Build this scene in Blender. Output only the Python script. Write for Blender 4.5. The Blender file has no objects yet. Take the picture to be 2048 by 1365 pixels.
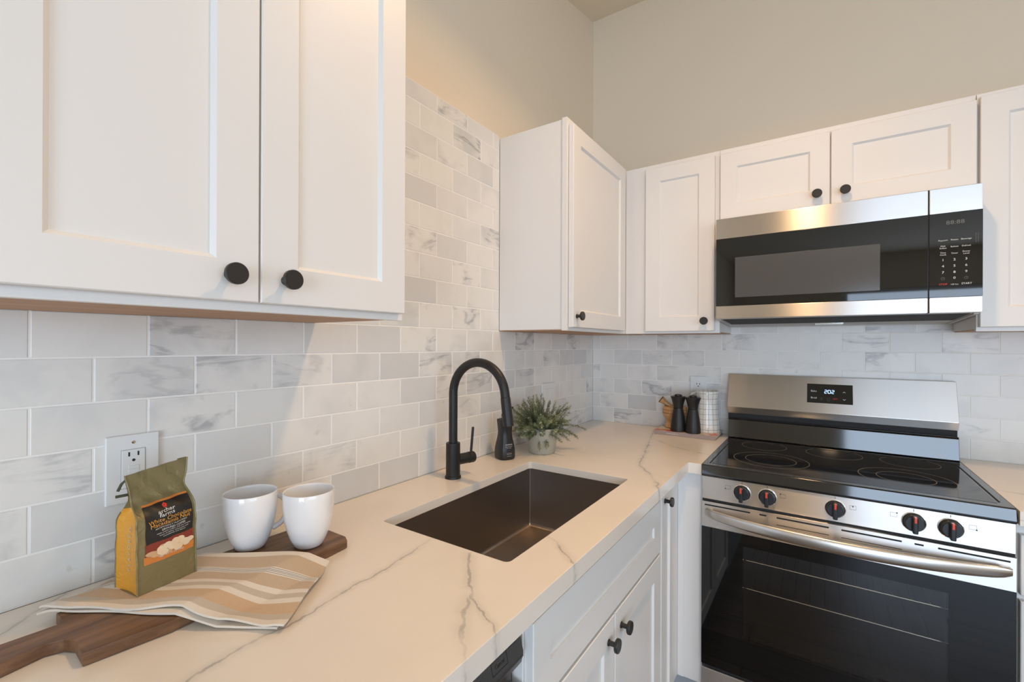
import bpy, bmesh, math, random
from mathutils import Matrix, Vector, noise as mnoise
R = math.radians
random.seed(7)
sc = bpy.context.scene
col = sc.collection

# ------------------------------------------------------------------ camera
F_PX, YAW, PITCH, ROLL = 903.6, -0.59251, 0.00055, -0.00394
cd = bpy.data.cameras.new('camera'); cam = bpy.data.objects.new('camera', cd); col.objects.link(cam)
cd.sensor_width = 36; cd.lens = F_PX / 2048 * 36; cd.clip_start = .02
cd.shift_x = -7.8 / 2048; cd.shift_y = 6.1 / 2048
_s, _c = math.sin(YAW), math.cos(YAW)
_F = Vector((_s, _c, 0)); _Rt = Vector((_c, -_s, 0)); _U = Vector((0, 0, 1))
_F, _U = _F * math.cos(PITCH) + _U * math.sin(PITCH), _U * math.cos(PITCH) - _F * math.sin(PITCH)
_Rt, _U = _Rt * math.cos(ROLL) - _U * math.sin(ROLL), _U * math.cos(ROLL) + _Rt * math.sin(ROLL)
_m = Matrix((_Rt, _U, -_F)).transposed().to_4x4(); _m.translation = Vector((1.01668, -2.2546, 1.32031))
cam.matrix_world = _m
sc.camera = cam

# ------------------------------------------------------------------ view, world
sc.view_settings.view_transform = 'Standard'; sc.view_settings.look = 'None'
sc.view_settings.exposure = -0.1; sc.view_settings.gamma = 1.0; sc.view_settings.use_curve_mapping = False
w = bpy.data.worlds.new('sky'); sc.world = w; w.use_nodes = True
bg = w.node_tree.nodes['Background']; bg.inputs[0].default_value = (.45, .66, 1, 1); bg.inputs[1].default_value = 1.4

CEIL_SLOPE = .2398
def ceil_z(y): return max(3.068 + CEIL_SLOPE * y, 2.44)

def area_light(name, loc, rot, sx, sy, power, color, shape='RECTANGLE', spread=180):
    l = bpy.data.lights.new(name, 'AREA'); l.shape = shape; l.size = sx
    if shape in ('RECTANGLE', 'ELLIPSE'): l.size_y = sy
    l.energy = power; l.color = color; l.spread = R(spread)
    o = bpy.data.objects.new(name, l); col.objects.link(o); o.location = loc; o.rotation_euler = rot
    return o
# daylight through the patio door (far wall) and the window (right wall)
area_light('patio_door_daylight', (2.24, -5.52, 1.03), (R(90), 0, 0), 1.88, 1.86, 80, (.68, .82, 1.0))
area_light('window_daylight', (3.52, -2.9, 1.45), (0, R(90), 0), 1.3, 2.2, 29, (.72, .88, 1.0))
# warm recessed lamps (fixtures are built further down)
WARM = (1.0, .62, .30)
CANS = [(.95, -1.21, 10.5), (1.10, -3.0, 1), (2.55, -1.21, 4.5), (2.6, -3.6, 3)]  # last two are unseen fill lamps, added to brighten the dark corner
for i, (x, y, p) in enumerate(CANS):
    area_light('can_lamp', (x, y, ceil_z(y) - .03), (0, 0, 0), .11, .11, p, WARM, 'DISK', 140)

# ------------------------------------------------------------------ materials
def new_mat(name):
    m = bpy.data.materials.new(name); m.use_nodes = True
    nt = m.node_tree; return m, nt, nt.nodes['Principled BSDF']
def sin(b, **k):
    for kk, v in k.items(): b.inputs[kk.replace('_', ' ')].default_value = v
def mat(name, c, rough=.5, metal=0, spec=.5, coat=0, emit=None, estr=1, bump=0, bscale=200, sheen=0):
    m, nt, b = new_mat(name)
    sin(b, Base_Color=(*c, 1), Roughness=rough, Metallic=metal); b.inputs['Specular IOR Level'].default_value = spec
    if coat: b.inputs['Coat Weight'].default_value = coat; b.inputs['Coat Roughness'].default_value = .05
    if sheen: b.inputs['Sheen Weight'].default_value = sheen
    if emit: b.inputs['Emission Color'].default_value = (*emit, 1); b.inputs['Emission Strength'].default_value = estr
    if True:   # faint procedural surface variation
        tc = nt.nodes.new('ShaderNodeTexCoord'); n = nt.nodes.new('ShaderNodeTexNoise'); n.inputs['Scale'].default_value = bscale
        nt.links.new(tc.outputs['Object'], n.inputs['Vector'])
        bp = nt.nodes.new('ShaderNodeBump'); bp.inputs['Strength'].default_value = bump; bp.inputs['Distance'].default_value = .001
        nt.links.new(n.outputs['Fac'], bp.inputs['Height'])
        if bump: nt.links.new(bp.outputs['Normal'], b.inputs['Normal'])
    return m
def N(nt, t, **k):
    n = nt.nodes.new(t)
    for a, v in k.items(): setattr(n, a, v)
    return n
def mth(nt, op, a, b=None, c=None, clamp=False):
    n = N(nt, 'ShaderNodeMath', operation=op, use_clamp=clamp)
    for i, v in enumerate((a, b, c)):
        if v is None: continue
        if isinstance(v, (int, float)): n.inputs[i].default_value = v
        else: nt.links.new(v, n.inputs[i])
    return n.outputs[0]
def mixc(nt, fac, a, b, blend='MIX'):
    n = N(nt, 'ShaderNodeMix', data_type='RGBA', blend_type=blend)
    for s, v in ((n.inputs[0], fac), (n.inputs[6], a), (n.inputs[7], b)):
        if isinstance(v, (int, float)): s.default_value = v
        elif isinstance(v, tuple): s.default_value = (*v, 1) if len(v) == 3 else v
        else: nt.links.new(v, s)
    return n.outputs[2]
def smooth(nt, x, lo, hi, a=0., b=1.):
    n = N(nt, 'ShaderNodeMapRange', interpolation_type='SMOOTHSTEP')
    nt.links.new(x, n.inputs[0])
    for i, v in enumerate((lo, hi, a, b)): n.inputs[i + 1].default_value = v
    return n.outputs[0]

M = {}
M['cab'] = mat('cabinet_white_paint', (.815, .79, .765), .42, bump=.03, bscale=500)
M['wall'] = mat('beige_wall_paint', (.85, .73, .575), .8, bump=.12, bscale=160)
M['ceil'] = mat('ceiling_paint', (.88, .78, .64), .85, bump=.12, bscale=160)
M['grout'] = mat('light_grout', (.92, .90, .87), .85, bump=.15, bscale=900)
M['black'] = mat('matte_black_metal', (.016, .015, .015), .42, metal=.0, spec=.4)
M['knobk'] = mat('oil_rubbed_black', (.022, .019, .017), .4, spec=.5)
M['blackpl'] = mat('black_plastic', (.012, .013, .016), .35)
M['gloss'] = mat('black_enamel', (.006, .006, .007), .07, spec=.7, coat=.35)
M['glassk'] = mat('black_glass', (.004, .004, .004), .03, spec=.6)
M['ctglass'] = mat('ceramic_cooktop_glass', (.007, .006, .006), .05, spec=.7)
M['ring'] = mat('burner_ring_print', (.17, .15, .13), .25)
M['white'] = mat('glazed_white_ceramic', (.86, .86, .87), .06, spec=.5, coat=.3)
M['plate'] = mat('white_outlet_plastic', (.80, .81, .81), .3)
M['slot'] = mat('dark_slot', (.015, .014, .013), .6)
M['gapg'] = mat('soft_grey_gap', (.30, .30, .30), .6)
M['dark'] = mat('dark_recess', (.012, .012, .013), .7)
M['under'] = mat('grey_painted_metal', (.50, .49, .47), .45)
M['chrome'] = mat('chrome', (.8, .78, .75), .12, metal=1)
M['pot'] = mat('grey_green_clay', (.43, .41, .34), .75, bump=.4, bscale=120)
M['soil'] = mat('potting_soil', (.06, .045, .03), .9, bump=.8, bscale=200)
M['txtw'] = mat('white_print', (.78, .78, .76), .5)
M['txtd'] = mat('dark_print', (.02, .02, .02), .5)
M['txtg'] = mat('grey_print', (.16, .155, .15), .5)
M['txtr'] = mat('red_print', (.75, .04, .03), .5)
M['redlit'] = mat('red_indicator_plastic', (.75, .06, .02), .25, coat=.5)
M['disp'] = mat('lit_digits', (.3, .5, 1), .4, emit=(.45, .68, 1), estr=2.2)
M['steelpl'] = mat('vinyl_frame', (.8, .8, .79), .4)
M['bookp'] = mat('book_paper', (.72, .66, .56), .8, bump=.3, bscale=900)
M['toek'] = mat('toe_kick_paint', (.55, .56, .58), .5)
M['dwprint'] = mat('dishwasher_dark_console', (.075, .072, .07), .35, metal=.5)
M['bulb'] = mat('lamp_lens', (1, .9, .75), .5, emit=(1, .78, .55), estr=7)
M['trimw'] = mat('white_trim_ring', (.85, .83, .8), .5)

def steel_mat(name, base, rough, aniso, axis='X', streak=.015):
    m, nt, b = new_mat(name)
    tc = N(nt, 'ShaderNodeTexCoord'); mp = N(nt, 'ShaderNodeMapping'); nt.links.new(tc.outputs['Object'], mp.inputs[0])
    mp.inputs['Scale'].default_value = {'X': (3, 900, 900), 'Y': (900, 3, 900), 'Z': (900, 900, 3)}[axis]
    n = N(nt, 'ShaderNodeTexNoise'); n.inputs['Scale'].default_value = 1; n.inputs['Detail'].default_value = 2
    nt.links.new(mp.outputs[0], n.inputs['Vector'])
    r = smooth(nt, n.outputs['Fac'], .3, .7, rough - streak, rough + streak); nt.links.new(r, b.inputs['Roughness'])
    b.inputs['Base Color'].default_value = (*base, 1); b.inputs['Metallic'].default_value = 1
    if aniso:
        cx = N(nt, 'ShaderNodeCombineXYZ'); cx.inputs[2].default_value = 1
        nt.links.new(cx.outputs[0], b.inputs['Tangent']); b.inputs['Anisotropic'].default_value = aniso
    return m
M['steel'] = steel_mat('brushed_stainless', (.66, .62, .58), .31, 1.0)
M['steelh'] = steel_mat('satin_stainless_handle', (.66, .62, .58), .24, 0)
M['sink'] = steel_mat('dark_brushed_sink_steel', (.37, .33, .305), .36, 0, 'Y')
M['dw'] = steel_mat('dishwasher_steel', (.20, .185, .18), .36, 0, 'Y')

def wood_mat(name, c1, c2, axis, scale=8, rough=.5, ring=60):
    m, nt, b = new_mat(name)
    tc = N(nt, 'ShaderNodeTexCoord'); mp = N(nt, 'ShaderNodeMapping'); nt.links.new(tc.outputs['Object'], mp.inputs[0])
    s = [ring, ring, ring]; s['XYZ'.index(axis)] = scale; mp.inputs['Scale'].default_value = s
    n = N(nt, 'ShaderNodeTexNoise'); n.inputs['Scale'].default_value = 1; n.inputs['Detail'].default_value = 6; n.inputs['Roughness'].default_value = .65
    nt.links.new(mp.outputs[0], n.inputs['Vector'])
    f = smooth(nt, n.outputs['Fac'], .3, .72)
    nt.links.new(mixc(nt, f, c1, c2), b.inputs['Base Color']); b.inputs['Roughness'].default_value = rough
    bp = N(nt, 'ShaderNodeBump'); bp.inputs['Strength'].default_value = .25; bp.inputs['Distance'].default_value = .0005
    nt.links.new(n.outputs['Fac'], bp.inputs['Height']); nt.links.new(bp.outputs[0], b.inputs['Normal'])
    return m
M['walnut'] = wood_mat('walnut_board', (.105, .05, .024), (.24, .13, .068), 'Y', 6, .45)
M['olive'] = wood_mat('olive_wood', (.42, .21, .08), (.68, .40, .18), 'Z', 30, .35, 90)
M['oliveband'] = mat('dark_turned_line', (.12, .06, .03), .5)
M['birch'] = wood_mat('unpainted_birch_underside', (.42, .235, .13), (.52, .31, .18), 'Y', 3, .6, 25)

# floor: dark wood planks
m, nt, b = new_mat('dark_wood_floor'); M['floor'] = m
tc = N(nt, 'ShaderNodeTexCoord'); mp = N(nt, 'ShaderNodeMapping'); nt.links.new(tc.outputs['Object'], mp.inputs[0])
br = N(nt, 'ShaderNodeTexBrick'); nt.links.new(mp.outputs[0], br.inputs['Vector'])
for k, v in {'Scale': 1, 'Brick Width': 1.2, 'Row Height': .18, 'Mortar Size': .003, 'Mortar Smooth': .2}.items(): br.inputs[k].default_value = v
br.offset = .37
br.inputs['Color1'].default_value = (.11, .088, .074, 1); br.inputs['Color2'].default_value = (.20, .165, .14, 1); br.inputs['Mortar'].default_value = (.008, .007, .006, 1)
mp2 = N(nt, 'ShaderNodeMapping'); nt.links.new(tc.outputs['Object'], mp2.inputs[0]); mp2.inputs['Scale'].default_value = (4, 90, 1)
n = N(nt, 'ShaderNodeTexNoise'); n.inputs['Scale'].default_value = 1; n.inputs['Detail'].default_value = 6; nt.links.new(mp2.outputs[0], n.inputs['Vector'])
nt.links.new(mixc(nt, smooth(nt, n.outputs['Fac'], .35, .7, 0, .6), br.outputs['Color'], (.02, .016, .013)), b.inputs['Base Color'])
b.inputs['Roughness'].default_value = .32

# marble tile: every tile carries its own random shade and pattern offset in the 'tile' attribute
m, nt, b = new_mat('marble_tile'); M['tile'] = m
at = N(nt, 'ShaderNodeAttribute', attribute_name='tile'); tc = N(nt, 'ShaderNodeTexCoord')
sp = N(nt, 'ShaderNodeSeparateColor'); nt.links.new(at.outputs['Color'], sp.inputs[0])
off = N(nt, 'ShaderNodeVectorMath', operation='SCALE'); nt.links.new(at.outputs['Vector'], off.inputs[0]); off.inputs['Scale'].default_value = 23
add = N(nt, 'ShaderNodeVectorMath', operation='ADD'); nt.links.new(tc.outputs['Object'], add.inputs[0]); nt.links.new(off.outputs[0], add.inputs[1])
n1 = N(nt, 'ShaderNodeTexNoise'); n1.inputs['Scale'].default_value = 9; n1.inputs['Detail'].default_value = 4; n1.inputs['Distortion'].default_value = .4
n2 = N(nt, 'ShaderNodeTexNoise'); n2.inputs['Scale'].default_value = 6.5; n2.inputs['Detail'].default_value = 5; n2.inputs['Distortion'].default_value = .55; n2.inputs['Roughness'].default_value = .55
n3 = N(nt, 'ShaderNodeTexNoise'); n3.inputs['Scale'].default_value = 34; n3.inputs['Detail'].default_value = 3
mpv = N(nt, 'ShaderNodeMapping'); nt.links.new(add.outputs[0], mpv.inputs[0]); mpv.inputs['Rotation'].default_value = (R(40), R(40), 0); mpv.inputs['Scale'].default_value = (.6, .6, 2.4)
for q in (n1, n3): nt.links.new(add.outputs[0], q.inputs['Vector'])
nt.links.new(mpv.outputs[0], n2.inputs['Vector'])
cloud = smooth(nt, n1.outputs['Fac'], .42, .68)
vein = mth(nt, 'ABSOLUTE', mth(nt, 'SUBTRACT', n2.outputs['Fac'], .5))
vmask = smooth(nt, vein, 0, .045, 1, 0)
vamt = smooth(nt, sp.outputs[1], .25, .95, 0, .8)
base = mixc(nt, sp.outputs[0], (.83, .81, .775), (.66, .655, .65))
base = mixc(nt, mth(nt, 'MULTIPLY', cloud, mth(nt, 'ADD', mth(nt, 'MULTIPLY', sp.outputs[1], .45), .12)), base, (.50, .51, .53))
base = mixc(nt, mth(nt, 'MULTIPLY', mth(nt, 'MULTIPLY', vmask, vamt), smooth(nt, n1.outputs['Fac'], .4, .6)), base, (.38, .38, .39))
warmf = smooth(nt, n3.outputs['Fac'], .66, .76, 0, .35)
base = mixc(nt, mth(nt, 'MULTIPLY', warmf, sp.outputs[2]), base, (.52, .42, .28))
nt.links.new(base, b.inputs['Base Color']); b.inputs['Roughness'].default_value = .34

# quartz worktop with its drawn veins (u along one axis, offset from a curve along the other)
def quartz(name, veins):
    m, nt, b = new_mat(name)
    tc = N(nt, 'ShaderNodeTexCoord')
    nz = N(nt, 'ShaderNodeTexNoise'); nz.inputs['Scale'].default_value = 34; nz.inputs['Detail'].default_value = 4; nt.links.new(tc.outputs['Object'], nz.inputs['Vector'])
    sb = N(nt, 'ShaderNodeVectorMath', operation='SUBTRACT'); nt.links.new(nz.outputs['Color'], sb.inputs[0]); sb.inputs[1].default_value = (.5, .5, .5)
    sl = N(nt, 'ShaderNodeVectorMath', operation='SCALE'); nt.links.new(sb.outputs[0], sl.inputs[0]); sl.inputs['Scale'].default_value = .022
    ad = N(nt, 'ShaderNodeVectorMath', operation='ADD'); nt.links.new(tc.outputs['Object'], ad.inputs[0]); nt.links.new(sl.outputs[0], ad.inputs[1])
    sx = N(nt, 'ShaderNodeSeparateXYZ'); nt.links.new(ad.outputs[0], sx.inputs[0])
    nw = N(nt, 'ShaderNodeTexNoise'); nw.inputs['Scale'].default_value = 18; nw.inputs['Detail'].default_value = 5; nt.links.new(tc.outputs['Object'], nw.inputs['Vector'])
    brk = smooth(nt, nw.outputs['Fac'], .36, .6, .35, 1)
    tot = None
    for axis, pts, wd, st in veins:
        U, V = (sx.outputs[1], sx.outputs[0]) if axis == 'y' else (sx.outputs[0], sx.outputs[1])
        pts = sorted(pts); u0, u1 = pts[0][0], pts[-1][0]
        vs = [p[1] for p in pts]; v0, v1 = min(vs) - .01, max(vs) + .01
        un = N(nt, 'ShaderNodeMapRange'); nt.links.new(U, un.inputs[0]); un.inputs[1].default_value = u0; un.inputs[2].default_value = u1
        fc = N(nt, 'ShaderNodeFloatCurve'); cv = fc.mapping.curves[0]
        nt.links.new(un.outputs[0], fc.inputs['Value'])
        P = [((p[0] - u0) / (u1 - u0), (p[1] - v0) / (v1 - v0)) for p in pts]
        cv.points[0].location = P[0]; cv.points[1].location = P[-1]
        for p in P[1:-1]: cv.points.new(*p)
        for p in cv.points: p.handle_type = 'VECTOR'
        fc.mapping.update()
        g = mth(nt, 'MULTIPLY_ADD', fc.outputs[0], v1 - v0, v0)
        d = mth(nt, 'ABSOLUTE', mth(nt, 'SUBTRACT', V, g))
        core = smooth(nt, d, wd * .25, wd, 1, 0); halo = smooth(nt, d, 0, wd * 5, .3, 0)
        inr = mth(nt, 'MULTIPLY', smooth(nt, U, u0 - .01, u0 + .01), smooth(nt, U, u1 - .01, u1 + .01, 1, 0))
        k = mth(nt, 'MULTIPLY', mth(nt, 'MULTIPLY', mth(nt, 'MAXIMUM', core, halo), inr), st)
        tot = k if tot is None else mth(nt, 'MAXIMUM', tot, k)
    cl = N(nt, 'ShaderNodeTexNoise'); cl.inputs['Scale'].default_value = 3.2; cl.inputs['Detail'].default_value = 3; nt.links.new(tc.outputs['Object'], cl.inputs['Vector'])
    base = mixc(nt, smooth(nt, cl.outputs['Fac'], .35, .7), (.84, .775, .70), (.79, .73, .655))
    nt.links.new(mixc(nt, mth(nt, 'MULTIPLY', tot, brk), base, (.37, .345, .32)), b.inputs['Base Color'])
    b.inputs['Roughness'].default_value = .24
    return m
YX = lambda pts: [(y, x) for x, y in pts]
M['quartz'] = quartz('veined_quartz', [
    ('y', YX([(.387, -2.10), (.387, -2.026), (.377, -1.963), (.383, -1.88), (.368, -1.783), (.369, -1.711), (.355, -1.625), (.345, -1.571)]), .0035, .8),
    ('y', YX([(.452, -1.575), (.47, -1.60), (.506, -1.638), (.553, -1.690), (.573, -1.706), (.61, -1.722), (.642, -1.744)]), .006, .8),
    ('y', YX([(.553, -1.695), (.575, -1.735), (.60, -1.770), (.642, -1.812)]), .006, .7),
    ('y', YX([(.540, -1.42), (.58, -1.445), (.609, -1.472), (.642, -1.50)]), .005, .75),
    ('y', YX([(.36, -.05), (.366, -.116), (.414, -.328), (.469, -.563), (.509, -.751), (.606, -.891), (.643, -.978)]), .0045, .8),
    ('x', [(.416, -.30), (.47, -.345), (.527, -.40), (.6, -.44), (.68, -.47)], .006, .55),
    ('x', [(.12, -.655), (.14, -.67), (.201, -.68), (.29, -.71)], .005, .5),
    ('x', [(.0, -2.05), (.034, -2.088), (.073, -2.133), (.10, -2.19)], .006, .6),
    ('y', YX([(.46, -2.2), (.49, -2.05), (.53, -1.95), (.642, -1.90)]), .004, .35),
    ('x', [(1.42, -.43), (1.55, -.47), (1.7, -.50), (1.9, -.6)], .004, .5)])

# striped towel (uv: v across the stripes)
m, nt, b = new_mat('striped_linen'); M['towel'] = m
uv = N(nt, 'ShaderNodeUVMap'); uv.uv_map = 'UVMap'; sx = N(nt, 'ShaderNodeSeparateXYZ'); nt.links.new(uv.outputs[0], sx.inputs[0])
cr = N(nt, 'ShaderNodeValToRGB'); nt.links.new(sx.outputs[1], cr.inputs[0]); cr.color_ramp.interpolation = 'CONSTANT'
TAN, WHT, PCH, GRN, BLU = (.52, .385, .255), (.76, .69, .60), (.58, .39, .23), (.53, .46, .37), (.24, .27, .28)
stops = [(0, WHT), (.055, GRN), (.13, PCH), (.27, WHT), (.335, GRN), (.40, WHT), (.46, TAN), (.60, WHT), (.612, BLU), (.619, WHT), (.630, BLU), (.637, WHT),
         (.648, BLU), (.655, WHT), (.666, BLU), (.673, WHT), (.685, TAN), (.90, WHT), (.985, WHT)]
e = cr.color_ramp.elements
e[0].position, e[0].color = 0, (*WHT, 1); e[1].position, e[1].color = .055, (*GRN, 1)
for p, c in stops[2:]:
    q = e.new(p); q.color = (*c, 1)
tc = N(nt, 'ShaderNodeTexCoord'); n = N(nt, 'ShaderNodeTexNoise'); n.inputs['Scale'].default_value = 700; nt.links.new(tc.outputs['Object'], n.inputs['Vector'])
nt.links.new(mixc(nt, smooth(nt, n.outputs['Fac'], .3, .7, 0, .25), cr.outputs[0], (.66, .56, .45)), b.inputs['Base Color'])
b.inputs['Roughness'].default_value = .9; b.inputs['Sheen Weight'].default_value = .2
bp = N(nt, 'ShaderNodeBump'); bp.inputs['Strength'].default_value = .5; bp.inputs['Distance'].default_value = .0006
nt.links.new(n.outputs['Fac'], bp.inputs['Height']); nt.links.new(bp.outputs[0], b.inputs['Normal'])

def crinkle(name, c, rough, metal, sc_=45, st=.6):
    m, nt, b = new_mat(name); sin(b, Base_Color=(*c, 1), Roughness=rough, Metallic=metal)
    tc = N(nt, 'ShaderNodeTexCoord'); n = N(nt, 'ShaderNodeTexNoise'); n.inputs['Scale'].default_value = sc_; n.inputs['Detail'].default_value = 3; n.inputs['Distortion'].default_value = 1.5
    nt.links.new(tc.outputs['Object'], n.inputs['Vector']); bp = N(nt, 'ShaderNodeBump'); bp.inputs['Strength'].default_value = st; bp.inputs['Distance'].default_value = .003
    nt.links.new(n.outputs['Fac'], bp.inputs['Height']); nt.links.new(bp.outputs[0], b.inputs['Normal']); return m
M['bag'] = crinkle('olive_gold_foil', (.25, .215, .105), .38, .35)
M['tie'] = mat('dark_green_tie', (.05, .055, .03), .5)
M['bagside'] = crinkle('mustard_foil', (.70, .33, .035), .4, .1)
M['bagk'] = mat('label_black', (.014, .013, .012), .4); M['bago'] = mat('label_orange', (.62, .21, .04), .45); M['bagr'] = mat('label_dark_red', (.24, .035, .02), .45)
M['nut'] = mat('label_nut_print', (.80, .62, .42), .5); M['nutb'] = mat('label_nut_shade_print', (.62, .38, .2), .5)
M['txtor'] = mat('label_orange_print', (.75, .36, .06), .5)
M['spine'] = mat('mauve_grey_book_cloth', (.36, .29, .275), .6, bump=.2, bscale=600)
# book cover: pale with red-orange blotches
m, nt, b = new_mat('printed_book_cover'); M['cover'] = m
tc = N(nt, 'ShaderNodeTexCoord'); n = N(nt, 'ShaderNodeTexNoise'); n.inputs['Scale'].default_value = 16; n.inputs['Detail'].default_value = 2; nt.links.new(tc.outputs['Object'], n.inputs['Vector'])
nt.links.new(mixc(nt, smooth(nt, n.outputs['Fac'], .53, .56), (.66, .55, .43), (.62, .12, .04)), b.inputs['Base Color']); b.inputs['Roughness'].default_value = .35
# rosemary needles with per-needle shade
m, nt, b = new_mat('rosemary_green'); M['needle'] = m
at = N(nt, 'ShaderNodeAttribute', attribute_name='shade')
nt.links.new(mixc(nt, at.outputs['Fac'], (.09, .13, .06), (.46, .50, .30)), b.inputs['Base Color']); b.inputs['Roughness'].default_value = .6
b.inputs['Subsurface Weight'].default_value = 0
M['stem'] = mat('rosemary_stem', (.13, .10, .05), .8)
# grid pitcher
m, nt, b = new_mat('gridded_white_glaze'); M['grid'] = m
uv = N(nt, 'ShaderNodeUVMap'); uv.uv_map = 'UVMap'; sx = N(nt, 'ShaderNodeSeparateXYZ'); nt.links.new(uv.outputs[0], sx.inputs[0])
def gl(o, k, wd):
    f = mth(nt, 'FRACT', mth(nt, 'MULTIPLY', o, k)); return smooth(nt, mth(nt, 'ABSOLUTE', mth(nt, 'SUBTRACT', f, .5)), wd, wd + .03, 1, 0)
tc = N(nt, 'ShaderNodeTexCoord'); nn = N(nt, 'ShaderNodeTexNoise'); nn.inputs['Scale'].default_value = 30; nt.links.new(tc.outputs['Object'], nn.inputs['Vector'])
jit = mth(nt, 'MULTIPLY', mth(nt, 'SUBTRACT', nn.outputs['Fac'], .5), .035)
g = mth(nt, 'MAXIMUM', gl(mth(nt, 'ADD', sx.outputs[0], mth(nt, 'MULTIPLY', jit, .35)), 15, .018), gl(mth(nt, 'ADD', sx.outputs[1], mth(nt, 'MULTIPLY', jit, .7)), 8, .018))
nt.links.new(mixc(nt, mth(nt, 'MULTIPLY', g, .85), (.80, .77, .71), (.16, .16, .17)), b.inputs['Base Color']); b.inputs['Roughness'].default_value = .1
M['cream'] = mat('cream_glaze', (.62, .59, .54), .12)
# oven window: tinted see-through glass
m, nt, b = new_mat('tinted_oven_window'); M['oven'] = m
out = nt.nodes['Material Output']; tr = N(nt, 'ShaderNodeBsdfTransparent'); tr.inputs[0].default_value = (.85, .85, .85, 1)
gs = N(nt, 'ShaderNodeBsdfGlossy'); gs.inputs['Roughness'].default_value = .03; gs.inputs[0].default_value = (1, 1, 1, 1)
fr = N(nt, 'ShaderNodeMath', operation='MULTIPLY_ADD'); lw = N(nt, 'ShaderNodeLayerWeight'); nt.links.new(mth(nt, 'POWER', lw.outputs['Facing'], 5), fr.inputs[0]); fr.inputs[1].default_value = .95; fr.inputs[2].default_value = .045
mx = N(nt, 'ShaderNodeMixShader'); nt.links.new(fr.outputs[0], mx.inputs[0]); nt.links.new(tr.outputs[0], mx.inputs[1]); nt.links.new(gs.outputs[0], mx.inputs[2]); nt.links.new(mx.outputs[0], out.inputs[0])
# clear window glass
m, nt, b = new_mat('clear_window_glass'); M['pane'] = m
out = nt.nodes['Material Output']; tr = N(nt, 'ShaderNodeBsdfTransparent'); tr.inputs[0].default_value = (.93, .96, .97, 1)
gs = N(nt, 'ShaderNodeBsdfGlossy'); gs.inputs['Roughness'].default_value = .0
fr = N(nt, 'ShaderNodeMath', operation='MULTIPLY_ADD'); lw = N(nt, 'ShaderNodeLayerWeight'); nt.links.new(mth(nt, 'POWER', lw.outputs['Facing'], 5), fr.inputs[0]); fr.inputs[1].default_value = .9; fr.inputs[2].default_value = .04
mx = N(nt, 'ShaderNodeMixShader'); nt.links.new(fr.outputs[0], mx.inputs[0]); nt.links.new(tr.outputs[0], mx.inputs[1]); nt.links.new(gs.outputs[0], mx.inputs[2]); nt.links.new(mx.outputs[0], out.inputs[0])
M['mwwin'] = mat('microwave_window_mesh', (.085, .083, .082), .12, spec=.5)

# ------------------------------------------------------------------ geometry helpers
def bm_new(): return bmesh.new()
def join(dst, src, mtx=None):
    me = bpy.data.meshes.new('t'); src.to_mesh(me); src.free()
    if mtx is not None: me.transform(mtx)
    dst.from_mesh(me); bpy.data.meshes.remove(me); return dst
def box(bm, x0, x1, y0, y1, z0, z1, bev=0, seg=2, mtx=None):
    t = bmesh.new(); bmesh.ops.create_cube(t, size=1)
    t.transform(Matrix.Translation(((x0 + x1) / 2, (y0 + y1) / 2, (z0 + z1) / 2)) @ Matrix.Diagonal((x1 - x0, y1 - y0, z1 - z0, 1)))
    if bev: bmesh.ops.bevel(t, geom=t.edges[:], offset=bev, segments=seg, profile=.5, affect='EDGES')
    return join(bm, t, mtx)
def ring_tf(axis_dir, origin):
    q = Vector(axis_dir).normalized().to_track_quat('Z', 'Y'); return Matrix.Translation(origin) @ q.to_matrix().to_4x4()
def lathe(bm, prof, origin=(0, 0, 0), axis=(0, 0, 1), seg=48, cap0=True, cap1=True, uvl=False, sx=1, sy=1):
    t = bmesh.new(); rings = []
    for r, z in prof: rings.append([t.verts.new((r * sx * math.cos(2 * math.pi * i / seg), r * sy * math.sin(2 * math.pi * i / seg), z)) for i in range(seg)])
    L = t.loops.layers.uv.new('UVMap') if uvl else None
    for k in range(len(rings) - 1):
        for i in range(seg):
            j = (i + 1) % seg; f = t.faces.new((rings[k][i], rings[k][j], rings[k + 1][j], rings[k + 1][i]))
            if L:
                z0_, z1_ = prof[k][1] / .1815, prof[k + 1][1] / .1815; uvs = ((i / seg, z0_), ((i + 1) / seg, z0_), ((i + 1) / seg, z1_), (i / seg, z1_))
                for lp, q in zip(f.loops, uvs): lp[L].uv = q
    if cap0 and prof[0][0] > 1e-6: t.faces.new(rings[0][::-1])
    if cap1 and prof[-1][0] > 1e-6: t.faces.new(rings[-1])
    if prof[0][0] <= 1e-6 or prof[-1][0] <= 1e-6: bmesh.ops.remove_doubles(t, verts=t.verts[:], dist=1e-6)
    return join(bm, t, ring_tf(axis, origin))
def tube(bm, pts, rad, seg=20, flat=None):
    pts = [Vector(p) for p in pts]; n = len(pts)
    rad = rad if isinstance(rad, (list, tuple)) else [rad] * n
    t = bmesh.new(); rings = []; up = None
    for k, p in enumerate(pts):
        d = (pts[min(k + 1, n - 1)] - pts[max(k - 1, 0)]).normalized()
        if up is None: up = d.orthogonal().normalized()
        up = (up - d * up.dot(d)).normalized(); sd = d.cross(up)
        rings.append([t.verts.new(p + (up * math.cos(a) + sd * math.sin(a)) * rad[k]) for a in (2 * math.pi * i / seg for i in range(seg))])
    for k in range(n - 1):
        for i in range(seg): j = (i + 1) % seg; t.faces.new((rings[k][i], rings[k][j], rings[k + 1][j], rings[k + 1][i]))
    t.faces.new(rings[0][::-1]); t.faces.new(rings[-1]); return join(bm, t)
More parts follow.
